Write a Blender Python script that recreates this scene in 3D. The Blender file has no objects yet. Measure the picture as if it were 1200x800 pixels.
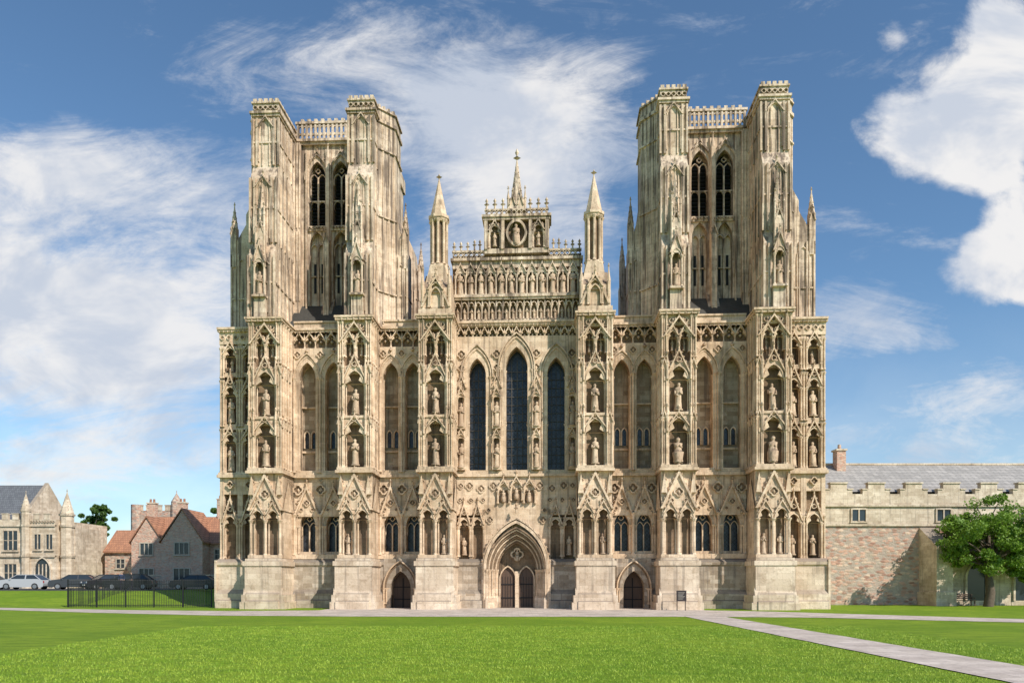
import bpy, math, random
import numpy as np
from mathutils import Vector, Matrix
random.seed(7); rng=np.random.default_rng(5)
sc=bpy.context.scene
sc.view_settings.view_transform='Standard'
try: sc.view_settings.look='None'
except Exception: pass
sc.view_settings.exposure=0
# ------------------------------------------------------------------ node helpers
class NT:
    def __init__(s,nt): s.nt=nt; s.n=nt.nodes; s.l=nt.links
    def node(s,t,**k):
        n=s.n.new(t)
        for a,b in k.items(): setattr(n,a,b)
        return n
    def link(s,a,b): s.l.new(a,b)
    def put(s,sock,v):
        if isinstance(v,bpy.types.NodeSocket): s.link(v,sock)
        else: sock.default_value=v
    def math(s,op,a,b=0.0,c=None,clamp=False):
        n=s.node('ShaderNodeMath',operation=op); n.use_clamp=clamp
        s.put(n.inputs[0],a); s.put(n.inputs[1],b)
        if c is not None: s.put(n.inputs[2],c)
        return n.outputs[0]
    def mix(s,f,a,b,bt='MIX'):
        n=s.node('ShaderNodeMix',data_type='RGBA',blend_type=bt)
        s.put(n.inputs[0],f); s.put(n.inputs[6],a if isinstance(a,bpy.types.NodeSocket) else (*a,1)); s.put(n.inputs[7],b if isinstance(b,bpy.types.NodeSocket) else (*b,1))
        return n.outputs[2]
    def noise(s,vec,scale,detail=4,rough=.55,dist=0.0):
        n=s.node('ShaderNodeTexNoise'); s.put(n.inputs['Vector'],vec)
        n.inputs['Scale'].default_value=scale; n.inputs['Detail'].default_value=detail; n.inputs['Roughness'].default_value=rough; n.inputs['Distortion'].default_value=dist
        return n.outputs['Fac']
    def smooth(s,v,lo,hi,a=0.0,b=1.0):
        n=s.node('ShaderNodeMapRange',interpolation_type='SMOOTHSTEP'); s.put(n.inputs[0],v)
        for i,x in zip((1,2,3,4),(lo,hi,a,b)): n.inputs[i].default_value=x
        return n.outputs[0]
    def mapping(s,vec,scale=(1,1,1),loc=(0,0,0),rot=0):
        n=s.node('ShaderNodeMapping'); s.put(n.inputs[0],vec); n.inputs['Scale'].default_value=scale; n.inputs['Location'].default_value=loc; n.inputs['Rotation'].default_value=(0,0,rot)
        return n.outputs[0]
def newmat(name):
    m=bpy.data.materials.new(name); m.use_nodes=True
    t=NT(m.node_tree); b=t.n['Principled BSDF']; tc=t.node('ShaderNodeTexCoord')
    return m,t,b,tc.outputs['Object']
def bump(t,b,h,strength=.4,dist=.05):
    n=t.node('ShaderNodeBump'); n.inputs['Strength'].default_value=strength; n.inputs['Distance'].default_value=dist
    t.put(n.inputs['Height'],h); t.link(n.outputs[0],b.inputs['Normal'])
def simple(name,col,rough=.7,var=.12,scale=3,metal=0):
    m,t,b,o=newmat(name)
    f=t.noise(o,scale,4)
    c=t.mix(f,tuple(x*(1-var*1.5) for x in col),tuple(min(1,x*(1+var*1.5)) for x in col))
    t.link(c,b.inputs['Base Color']); b.inputs['Roughness'].default_value=rough; b.inputs['Metallic'].default_value=metal
    return m
def wallvec(t,o):
    s=t.node('ShaderNodeSeparateXYZ'); t.link(o,s.inputs[0])
    c=t.node('ShaderNodeCombineXYZ'); t.link(t.math('ADD',s.outputs[0],s.outputs[1]),c.inputs[0]); t.link(s.outputs[2],c.inputs[1])
    return c.outputs[0],s
def bricknode(t,v,w,h,mortar=.012,c1=(1,1,1),c2=(.6,.6,.6),cm=(.3,.3,.3)):
    n=t.node('ShaderNodeTexBrick'); t.link(v,n.inputs['Vector'])
    n.inputs['Scale'].default_value=1; n.inputs['Brick Width'].default_value=w; n.inputs['Row Height'].default_value=h
    n.inputs['Mortar Size'].default_value=mortar; n.inputs['Mortar Smooth'].default_value=.3
    n.inputs['Color1'].default_value=(*c1,1); n.inputs['Color2'].default_value=(*c2,1); n.inputs['Mortar'].default_value=(*cm,1)
    return n
def stone(name,light,mid,dark,darkamt=.5,bw=.95,bh=.36,blk=.22,lo=.5,hi=.66,n1a=.38,n1b=.62,n2s=.5):
    m,t,b,o=newmat(name)
    v,s=wallvec(t,o)
    br=bricknode(t,v,bw,bh,.007,(1,1,1),(1-blk,1-blk*1.12,1-blk*1.25),(.68,.62,.55))
    n1=t.noise(o,.3,4,.68); n2=t.noise(o,2.6,4,.72)
    n3=t.noise(t.mapping(o,(3.6,3.6,.14)),1.0,5,.68)
    c=t.mix(t.smooth(n1,n1a,n1b),light,mid)
    c=t.mix(t.smooth(n2,.48,.68,0,n2s),c,(mid[0]*.64,mid[1]*.58,mid[2]*.52))
    c=t.mix(1.0,c,br.outputs['Color'],'MULTIPLY')
    st=t.math('MULTIPLY',t.smooth(n3,lo,hi),t.smooth(n1,.36,.56,.4,1))
    c=t.mix(t.math('MULTIPLY',st,darkamt),c,dark)
    sn=t.noise(o,8,2,.7)
    c=t.mix(t.smooth(sn,.58,.72,0,.5*darkamt),c,tuple(x*.6 for x in dark))
    g=t.node('ShaderNodeNewGeometry'); gs=t.node('ShaderNodeSeparateXYZ'); t.link(g.outputs['Normal'],gs.inputs[0])
    up=t.smooth(gs.outputs[2],.3,.75,0,.8)
    c=t.mix(up,c,tuple(x*.9 for x in dark))
    t.link(c,b.inputs['Base Color']); b.inputs['Roughness'].default_value=.9; b.inputs['Specular IOR Level'].default_value=.25
    bump(t,b,t.math('ADD',t.math('MULTIPLY',n2,.9),t.math('MULTIPLY',sn,.55)),.55,.05)
    return m
L=(.88,.69,.505); MI=(.70,.515,.35); DK=(.19,.138,.10)
M_ST=stone('limestone_carved',L,MI,DK,.66,lo=.49,hi=.64)
M_PL=stone('limestone_plinth',(.86,.71,.55),(.68,.535,.40),(.25,.195,.155),.6,1.1,.42,.26)
M_TW=stone('limestone_weathered',(.90,.735,.565),(.68,.515,.37),(.145,.108,.085),.88,.85,.34,.2,.465,.575)
M_RC=stone('limestone_shaded_recess',(.36,.25,.16),(.25,.17,.11),(.085,.062,.045),.85)  # blackened stone for recess backs, with niche shade put into the colour
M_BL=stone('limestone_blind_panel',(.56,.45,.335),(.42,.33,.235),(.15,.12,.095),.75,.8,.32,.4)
M_PD=stone('plinth_grey_wall',(.60,.51,.41),(.45,.375,.295),(.18,.152,.128),.7,.7,.3,.4)
M_FIG=stone('statue_stone',(.72,.545,.385),(.48,.34,.23),(.12,.085,.065),.75,9,9,0)
M_LEAD=stone('weathered_lead',(.15,.135,.12),(.10,.09,.08),(.05,.05,.045),.6,.6,5,.2)
def glassmat():
    m,t,b,o=newmat('leaded_glass'); v,s=wallvec(t,o)
    r=t.node('ShaderNodeVectorRotate'); r.rotation_type='Z_AXIS'; t.link(v,r.inputs[0]); r.inputs['Angle'].default_value=.785
    br=bricknode(t,r.outputs[0],.2,.2,.022,(.042,.052,.068),(.014,.018,.026),(.004,.004,.005)); br.offset=0
    c=t.mix(t.smooth(t.noise(o,2.2,3),.45,.66,0,.8),br.outputs['Color'],(.05,.06,.078))
    t.link(c,b.inputs['Base Color']); b.inputs['Roughness'].default_value=.3; b.inputs['Specular IOR Level'].default_value=.4
    bump(t,b,t.noise(o,5,2),.35,.03); return m
M_GL=glassmat()
M_VOID=simple('louvre_dark',(.015,.015,.017),.9)
M_LOUV=simple('louvre_slats',(.05,.045,.04),.8)
def woodmat():
    m,t,b,o=newmat('oak_door')
    n=t.noise(t.mapping(o,(9,9,.7)),1,5); c=t.mix(n,(.05,.028,.018),(.15,.09,.06)); t.link(c,b.inputs['Base Color']); b.inputs['Roughness'].default_value=.65; bump(t,b,n,.5,.02); return m
M_WD=woodmat()
# ------------------------------------------------------------------ mesh builder
SX=1
class MB:
    def __init__(s,name,mats): s.name=name; s.mats=mats; s.V=[]; s.F=[]; s.M=[]
    def add(s,vs,fs,m=0):
        b=len(s.V); s.V+= [(SX*v[0],v[1],v[2]) for v in vs]
        for f in fs: s.F.append([i+b for i in f]); s.M.append(m)
    def box(s,x0,x1,y0,y1,z0,z1,m=0):
        s.add([(x0,y0,z0),(x1,y0,z0),(x1,y1,z0),(x0,y1,z0),(x0,y0,z1),(x1,y0,z1),(x1,y1,z1),(x0,y1,z1)],
              [(0,3,2,1),(4,5,6,7),(0,1,5,4),(1,2,6,5),(2,3,7,6),(3,0,4,7)],m)
    def pxz(s,p,y0,y1,m=0):
        n=len(p); s.add([(a,y0,c) for a,c in p]+[(a,y1,c) for a,c in p],[list(range(n)),list(range(2*n-1,n-1,-1))]+[(i,(i+1)%n,n+(i+1)%n,n+i) for i in range(n)],m)
    def pyz(s,p,x0,x1,m=0):
        n=len(p); s.add([(x0,a,c) for a,c in p]+[(x1,a,c) for a,c in p],[list(range(n)),list(range(2*n-1,n-1,-1))]+[(i,(i+1)%n,n+(i+1)%n,n+i) for i in range(n)],m)
    def pxy(s,p,z0,z1,m=0):
        n=len(p); s.add([(a,c,z0) for a,c in p]+[(a,c,z1) for a,c in p],[list(range(n)),list(range(2*n-1,n-1,-1))]+[(i,(i+1)%n,n+(i+1)%n,n+i) for i in range(n)],m)
    def cyl(s,cx,cy,z0,z1,r,r2=None,n=8,m=0,ph=0):
        if r2 is None: r2=r
        vs=[]
        for z,q in ((z0,r),(z1,r2)):
            for i in range(n):
                a=2*math.pi*(i+.5)/n+ph; vs.append((cx+q*math.cos(a),cy+q*math.sin(a),z))
        s.add(vs,[(i,(i+1)%n,n+(i+1)%n,n+i) for i in range(n)]+[list(range(n,2*n)),list(range(n-1,-1,-1))],m)
    def octa(s,x,y,z,r,rz=None,m=0):
        rz=rz or r
        s.add([(x+r,y,z),(x,y+r,z),(x-r,y,z),(x,y-r,z),(x,y,z+rz),(x,y,z-rz)],[(0,1,4),(1,2,4),(2,3,4),(3,0,4),(1,0,5),(2,1,5),(3,2,5),(0,3,5)],m)
    def make(s,parent=None,smooth=False):
        me=bpy.data.meshes.new(s.name); me.from_pydata(s.V,[],s.F)
        for mt in s.mats: me.materials.append(mt)
        me.polygons.foreach_set('material_index',s.M)
        if smooth: me.polygons.foreach_set('use_smooth',[True]*len(s.F))
        me.update(); o=bpy.data.objects.new(s.name,me); sc.collection.objects.link(o)
        if parent: o.parent=parent
        return o
def empty(name,loc=(0,0,0),rz=0):
    e=bpy.data.objects.new(name,None); sc.collection.objects.link(e); e.location=loc; e.rotation_euler=(0,0,rz); e.empty_display_size=.5; return e
# ---------------- gothic vocabulary
def arcpts(cx,w,zs,k=1.0,t=0.0,n=6):
    R=k*w; lc=cx-w/2+R; e=math.acos(-(R-w/2)/(R+t)); out=[]
    for i in range(n+1):
        a=math.pi+(e-math.pi)*i/n; out.append((lc+(R+t)*math.cos(a),zs+(R+t)*math.sin(a)))
    return out+[(2*cx-x,z) for x,z in reversed(out[:-1])]
def outline(cx,w,zb,zs,k=1.0,t=0.0,n=6):
    return [(cx-w/2-t,zb)]+arcpts(cx,w,zs,k,t,n)+[(cx+w/2+t,zb)]
def arch(mb,cx,w,zb,zs,t,y0,y1,k=1.0,m=0,n=6):
    a=outline(cx,w,zb,zs,k,0,n); b=outline(cx,w,zb,zs,k,t,n); N=len(a)
    vs=[(x,y0,z) for x,z in a]+[(x,y0,z) for x,z in b]+[(x,y1,z) for x,z in a]+[(x,y1,z) for x,z in b]; fs=[]
    for i in range(N-1):
        fs+=[(i,i+1,N+i+1,N+i),(N+i,N+i+1,3*N+i+1,3*N+i),(i,2*N+i,2*N+i+1,i+1)]
    mb.add(vs,fs,m)
def opening(mb,xa,xb,z0,z1,cx,w,zb,zs,y,dep,k=1.0,m=0,back=None,bm=0,n=6):
    l,r=cx-w/2,cx+w/2
    if l-xa>1e-4: mb.add([(xa,y,z0),(l,y,z0),(l,y,z1),(xa,y,z1)],[(0,1,2,3)],m)
    if xb-r>1e-4: mb.add([(r,y,z0),(xb,y,z0),(xb,y,z1),(r,y,z1)],[(0,1,2,3)],m)
    if zb>z0+1e-4: mb.add([(l,y,z0),(r,y,z0),(r,y,zb),(l,y,zb)],[(0,1,2,3)],m)
    a=arcpts(cx,w,zs,k,0,n)
    for (x0,za),(x1,zc) in zip(a,a[1:]): mb.add([(x0,y,za),(x1,y,zc),(x1,y,z1),(x0,y,z1)],[(0,1,2,3)],m)
    o=outline(cx,w,zb,zs,k,0,n)+[(l,zb)]
    for (x0,za),(x1,zc) in zip(o,o[1:]): mb.add([(x0,y,za),(x1,y,zc),(x1,y+dep,zc),(x0,y+dep,za)],[(0,1,2,3)],m)
    if back: 
        o=o[:-1]; back.add([(x,y+dep,z) for x,z in o],[list(range(len(o)))],bm)
def quad(mb,x0,x1,y,z0,z1,m=0): mb.add([(x0,y,z0),(x1,y,z0),(x1,y,z1),(x0,y,z1)],[(0,1,2,3)],m)
def finial(mb,x,y,z,r=.11):
    mb.cyl(x,y,z-.05,z+r*1.6,r*.45,r*.35,6); mb.octa(x,y,z+r*1.9,r,r*.8); mb.octa(x,y,z+r*3.2,r*.6,r*1.1)
def gable(mb,cx,w,z0,h,t,y0,y1,fill=True,crock=True,fin=True,m=0,yf=None):
    hw=w/2; L_=math.hypot(hw,h); tx=t*L_/h; tz=t*L_/hw
    for sg in (-1,1):
        p=[(cx+sg*hw,z0),(cx,z0+h),(cx,z0+h-tz),(cx+sg*(hw-tx),z0)]
        mb.pxz(p,y0,y1,m)
        if crock:
            nn=max(2,int(L_/.34))
            for i in range(1,nn):
                f=i/nn; mb.octa(cx+sg*hw*(1-f)+sg*.03,(y0+min(y1,y0+.2))/2,z0+h*f+.05,.075,.1,m)
    if fill: 
        yy=yf if yf is not None else y0+.14
        mb.add([(cx-hw,yy,z0),(cx+hw,yy,z0),(cx,yy,z0+h)],[(0,1,2)],m)
    if fin: finial(mb,cx,y0+.1,z0+h)
def foil(mb,cx,y0,y1,cz,R,m=0,bust=True,lob=4,n=24,dark=None):
    vs=[];fs=[]
    for q in (1.0,.74):
        for y in (y0,y1):
            for i in range(n):
                a=2*math.pi*i/n; r=R*q*(.70+.30*abs(math.cos(lob/2*a))**.6); vs.append((cx+r*math.cos(a),y,cz+r*math.sin(a)))
    for i in range(n):
        j=(i+1)%n; fs+=[(i,j,2*n+j,2*n+i),(i,n+i,n+j,j),(2*n+i,2*n+j,3*n+j,3*n+i)]
    mb.add(vs,fs,m)
    if dark is not None: mb.add([(x,y1-.012,z) for x,_,z in vs[3*n:]],[list(range(n))],dark)
    if bust: mb.octa(cx,y1-.03,cz-.05*R,R*.3,R*.45,m)
def spire(mb,cx,cy,z0,r,h,n=8,m=0,cro=True):
    mb.cyl(cx,cy,z0,z0+h,r,.03,n,m)
    if cro:
        for k in range(1,int(h/.42)):
            f=k*.42/h; q=r*(1-f)
            for i in range(4):
                a=math.pi/2*i+math.pi/4; mb.octa(cx+q*math.cos(a),cy+q*math.sin(a),z0+h*f,.07,.09,m)
    finial(mb,cx,cy,z0+h-.03,.1)
def statue(mb,x,y,z,h,seat=False,n=10):
    u=h*random.uniform(.93,1.03); j=lambda a:a*random.uniform(.88,1.08)
    lean=random.uniform(-.04,.04)
    if seat: prof=[(0,.2,.2),(.12,.19,.2),(.38,.2,.24),(.42,.17,.17),(.6,.14,.11),(.74,.17,.11),(.79,.06,.06),(.81,.055,.055),(.86,.085,.09),(.93,.08,.085),(1,.03,.03)]
    else: prof=[(0,.13,.12),(.05,.135,.12),(.3,.115,.10),(.52,.105,.09),(.6,.095,.08),(.72,.125,.09),(.8,.13,.08),(.84,.055,.05),(.86,.045,.05),(.9,.06,.07),(.96,.055,.065),(1,.025,.03)]
    prof=[(a,j(b),j(c)) for a,b,c in prof]
    mb.cyl(x,y,z-.08,z+.02,.2*u*.9,.17*u,8)
    vs=[];fs=[]
    for k,(a,b,c) in enumerate(prof):
        for i in range(n):
            t=2*math.pi*i/n; fold=1+(.14 if i%2 else -.12)*(1 if a<.55 else .2)
            vs.append((x+lean*u*a+b*u*math.cos(t)*fold,y+c*u*math.sin(t)*fold,z+a*u))
    for k in range(len(prof)-1):
        for i in range(n): fs.append((k*n+i,k*n+(i+1)%n,(k+1)*n+(i+1)%n,(k+1)*n+i))
    fs.append(list(range((len(prof)-1)*n,len(prof)*n))); mb.add(vs,fs)
    for sg in (-1,1):
        hz=random.uniform(.48,.7)
        x0,y0,z0=x+sg*.115*u,y,z+.74*u; x1,y1,z1=x+sg*.13*u,y-.05*u,z+.56*u; x2,y2,z2=x+sg*.03*u,y-.13*u,z+hz*u
        r=.036*u
        for (a,b) in (((x0,y0,z0),(x1,y1,z1)),((x1,y1,z1),(x2,y2,z2))):
            d=Vector(b)-Vector(a); p=d.orthogonal().normalized()*r; q=d.cross(p).normalized()*r
            vv=[tuple(Vector(e)+s1*p+s2*q) for e in (a,b) for s1,s2 in ((1,0),(0,1),(-1,0),(0,-1))]
            mb.add(vv,[(0,1,5,4),(1,2,6,5),(2,3,7,6),(3,0,4,7),(4,5,6,7),(0,3,2,1)])
def column(mb,x,y,z0,z1,r=.08):
    mb.cyl(x,y,z0+.12,z1-.15,r,r,7); mb.cyl(x,y,z0,z0+.14,r*1.7,r*1.2,7); mb.cyl(x,y,z1-.2,z1-.03,r*1.05,r*1.9,7); mb.cyl(x,y,z1-.03,z1+.02,r*2,r*2,7)
def trefoilhead(mb,cx,w,zs,y0,y1,t=.07):
    arch(mb,cx,w,zs,zs+.02,t,y0,y1,.8)
    for sg in (-1,1): mb.pxz([(cx+sg*w/2,zs+.02),(cx+sg*w*.24,zs+w*.2),(cx+sg*w*.36,zs+w*.5),(cx+sg*w*.5,zs+w*.3)],y0+.05,y1)
def aedicule(mb,fig,cx,w,yf,yb,z0,zs,gh,st=0,seat=False,gw=1.0,cols=True):
    if cols:
        for sg in (-1,1): column(mb,cx+sg*w/2,yf+.1,z0,zs,.07); column(mb,cx+sg*w*.43,yf+.3,z0,zs,.05)
    opening(mb,cx-w*.5,cx+w*.5,zs,zs+w*.78,cx,w*.8,zs,zs+.02,yf+.1,.22,.8)
    trefoilhead(mb,cx,w*.8,zs,yf,yf+.3)
    gable(mb,cx,w*1.16*gw,zs+.05+w*.12,gh,.08,yf-.08,yf+.12,fill=False)
    foil(mb,cx,yf-.04,yf+.08,zs+.05+w*.12+gh*.36+w*.30,min(.2,w*.17),bust=False,lob=3,dark=None)
    if st: statue(fig,cx,yb-.32*min(1,st/2)-.05,z0+.2,st,seat)

# ================================================================== CATHEDRAL
cath=empty('cathedral',(0.33,0,0),math.radians(-3.0))
W=MB('west_front_wall',[M_ST,M_PL,M_RC,M_BL,M_LEAD,M_PD]); B=MB('buttresses',[M_ST,M_PL,M_RC,M_BL]); FG=MB('statues',[M_FIG])
G=MB('window_glass',[M_GL,M_VOID]); T=MB('towers',[M_TW,M_RC,M_LEAD,M_VOID,M_LOUV]); D=MB('doors',[M_WD,M_VOID]); C=MB('central_gable',[M_TW,M_RC,M_LEAD])
BUT=[(4.4,6.8),(10.15,12.55),(16.6,19.0)]
ZP,ZM,ZC=3.6,9.7,20.4
def plinth(mb,x0,x1,yf,yb,ex=.0,m=1):
    prof=[(yb,0),(yf-.55,0),(yf-.55,.55),(yf-.42,.62),(yf-.42,1.05),(yf-.2,1.35),(yf-.2,3.05),(yf-.32,3.15),(yf-.34,3.35),(yf-.2,3.5),(yf,3.6),(yb,3.6)]
    mb.pyz(prof,x0-ex,x1+ex,m)
def buttress_plinth(x0,x1,yf):
    plinth(B,x0,x1,yf,.5)
    for d,z0,z1 in ((.42,0,.5),(.32,.5,1.0),(.12,1.05,3.1),(.24,3.1,3.38),(.1,3.38,3.56)):
        B.box(x0-d,x1+d,yf-.2-d*.62,.3,z0-(.05 if z0 else 0),z1,1)
    B.pyz([(yf-.2,1.05),(yf-.2-.2,1.0),(yf-.2,1.5)],x0-.2,x1+.2,1)
def buttress(x0,x1,yf,top=ZC,full=True):
    cx=(x0+x1)/2; w=x1-x0
    buttress_plinth(x0,x1,yf)
    B.box(x0+.35,x1-.35,yf+.75,.6,ZP,ZM,2)
    for xx in (x0+.02,x1-.32): B.box(xx,xx+.3,yf+.62,.5,ZP,ZM)
    B.box(x0-.02,x1+.02,yf+.02,.4,ZP,ZP+.22)
    for xx in (x0+.14,cx,x1-.14): column(B,xx,yf+.2,ZP+.2,6.3,.10)
    for xx in (x0+.3,cx-.17,cx+.17,x1-.3): column(B,xx,yf+.42,ZP+.2,6.3,.06)
    for xx in (x0+.14,x1-.14): column(B,xx,yf+1.05,ZP,6.3,.1); column(B,xx,yf+1.75,ZP,6.3,.1)
    for sg in (-1,1):
        c2=cx+sg*w*.235
        opening(B,c2-w*.235,c2+w*.235,6.3,7.2,c2,w*.37,6.3,6.33,yf+.16,.25,.9); trefoilhead(B,c2,w*.37,6.3,yf+.05,yf+.4)
        gable(B,c2,w*.44,6.7,.9,.07,yf-.02,yf+.14,fill=False)
        if random.random()<.3: statue(FG,c2,yf+.6,ZP+.35,1.4)
    B.box(x0+.02,x1-.02,yf+.3,.5,7.15,ZM-.05)
    gable(B,cx,w*1.06,7.0,2.65,.14,yf-.05,yf+.32,yf=yf+.12)
    foil(B,cx,yf-.0,yf+.12-.004,8.15,.36,dark=2)
    for sg in (-1,1): foil(B,cx+sg*.5,yf+.02,yf+.11,7.55,.2,bust=False,dark=2,n=12)
    for sg in (-1,1):
        B.pxz([(cx+sg*w*.5,8.1),(cx+sg*w*.33,8.1),(cx+sg*w*.41,9.5)],yf+.05,yf+.35); finial(B,cx+sg*w*.41,yf+.2,9.5,.08)
        foil(B,cx+sg*w*.4,yf+.2,yf+.31,9.0,.2,bust=False,n=12)
        xs=cx+sg*w/2
        B.add([(xs+sg*.06,yf+.2,7.0),(xs+sg*.06,-.1,7.0),(xs+sg*.06,yf/2,9.2)],[(0,1,2)])
    B.box(x0-.14,x1+.14,yf-.14,.4,ZM-.08,ZM+.1); B.box(x0-.05,x1+.05,yf-.05,.4,ZM+.1,ZM+.3)
    B.box(x0+.3,x1-.3,yf+.7,.5,ZM+.3,top,2)
    pw=.40
    for xx in (x0,x1-pw):
        B.box(xx+.05,xx+pw-.05,yf+.14,.45,ZM+.3,top)
        xc=xx+pw/2
        for z0,z1 in ((ZM+.3,13.3),(13.5,17.2),(17.4,top-.1)):
            for dx in (-.15,0,.15): column(B,xc+dx,yf+.06+(.06 if dx==0 else 0),z0,z1,.06)
            for yy in (yf+.5,yf+.9,yf+1.45,yf+2.0): column(B,(x0 if xx==x0 else x1),yy,z0,z1,.07)
    iw=w-2*pw
    for z0,zs,gh,st in ((10.0,12.3,1.2,1.85),(13.65,15.9,1.9,1.85)):
        B.box(x0+pw-.05,x1-pw+.05,yf+.06,yf+.75,z0-.16,z0+.02)
        B.octa(cx,yf+.2,z0-.1,.3,.3)
        aedicule(B,FG,cx,iw*.96,yf+.05,yf+.7,z0+.02,zs,gh,st,seat=random.random()<.2)
        for sg in (-1,1):
            B.box(cx+sg*iw*.62-.05,cx+sg*iw*.62+.05,yf-.02,yf+.3,zs-.1,zs+.2)
            B.cyl(cx+sg*iw*.5,yf-.02,zs,zs+1.1,.09,.07,6); spire(B,cx+sg*iw*.5,yf-.02,zs+1.1,.1,.5,6,cro=False)
        B.box(x0+pw-.04,x1-pw+.04,yf+.34,yf+.7,zs+iw*.5,zs+iw*.5+.55,0)
        for sg in (-1,1):
            gable(B,cx+sg*(w/2-pw/2),pw*1.25,zs+.75,.8,.06,yf-.06,yf+.12)
            s2=cx+sg*(w/2+.03)
            for yy in (yf+.4,yf+1.1,yf+1.8):
                if yy<-.35: B.add([(s2,yy-.34,zs+.6),(s2,yy+.34,zs+.6),(s2+sg*.05,yy,zs+1.5)],[(0,1,2)]); B.octa(s2,yy,zs+1.5,.08,.12)
    for sg in (-1,1):
        B.box(cx+sg*iw*.25-.03,cx+sg*iw*.25+.03,yf+.55,yf+.7,17.9,19.2)
        aedicule(B,FG,cx+sg*iw*.25,iw*.46,yf+.1,yf+.7,17.85,18.8,.75,.7)
    B.box(x0+.03,x1-.03,yf+.22,.4,19.7,top)
    gable(B,cx,w*.95,18.8,1.5,.1,yf-.1,yf+.22,fill=False)
    for i in range(5): foil(B,x0+w*(i+.5)/5,yf+.12,yf+.215,19.98,.19,bust=False,n=12,dark=2)
    B.box(x0-.12,x1+.12,yf-.12,.4,top-.02,top+.14); B.box(x0-.2,x1+.2,yf-.2,.4,top+.14,top+.28)
    n=7
    for i in range(n): B.octa(x0-.1+(w+.2)*i/(n-1),yf-.14,top+.03,.09,.12)

def shaftrow(mb,xs,y,z0,z1,r=.08):
    for x in xs: column(mb,x,y,z0,z1,r)
def frieze(xa,xb,z0,y=0,rows=1,pitch=.82,h=1.15):
    n=max(1,round((xb-xa)/pitch)); p=(xb-xa)/n
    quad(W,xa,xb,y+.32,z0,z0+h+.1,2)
    for i in range(n):
        cx=xa+p*(i+.5); 
        trefoilhead(W,cx,p*.72,z0+h*.45,y-.02,y+.3,.07)
        W.pxz([(cx-p/2,z0+h*.95),(cx-p*.36,z0+h*.45),(cx-p/2,z0+h*.3)],y+.02,y+.3); W.pxz([(cx+p/2,z0+h*.95),(cx+p*.36,z0+h*.45),(cx+p/2,z0+h*.3)],y+.02,y+.3)
        column(W,cx-p/2,y+.08,z0,z0+h*.5,.05)
        gable(W,cx,p*.95,z0+h*.5,h*.55,.06,y-.08,y+.1,crock=False,fill=False,fin=False)
        FG.octa(cx,y+.2,z0+h*.42,.13,.2); FG.octa(cx,y+.18,z0+h*.68,.075,.09)
    W.box(xa,xb,y-.02,y+.32,z0+h,z0+h+.12)
def cornice(mb,xa,xb,y,z,m=0,yb=None):
    yb=y+.5 if yb is None else yb
    mb.box(xa,xb,y-.1,yb,z,z+.14,m); mb.box(xa,xb,y-.2,yb,z+.14,z+.3,m)
    n=int((xb-xa)/.3)
    for i in range(n): mb.octa(xa+(xb-xa)*(i+.5)/n,y-.12,z+.0,.085,.1,m)
def glazing(cx,w,zb,zs,y,k,nv=3,dz=.55,hgt=None):
    top=zs+math.sqrt((k*w)**2-(k*w-w/2)**2)
    for i in range(1,nv):
        x=cx-w/2+w*i/nv; W.box(x-.022,x+.022,y-.05,y-.01,zb,zs+ (top-zs)*.55,4)
    z=zb+dz
    while z<zs+.2: W.box(cx-w/2,cx+w/2,y-.045,y-.015,z-.018,z+.018,4); z+=dz
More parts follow.
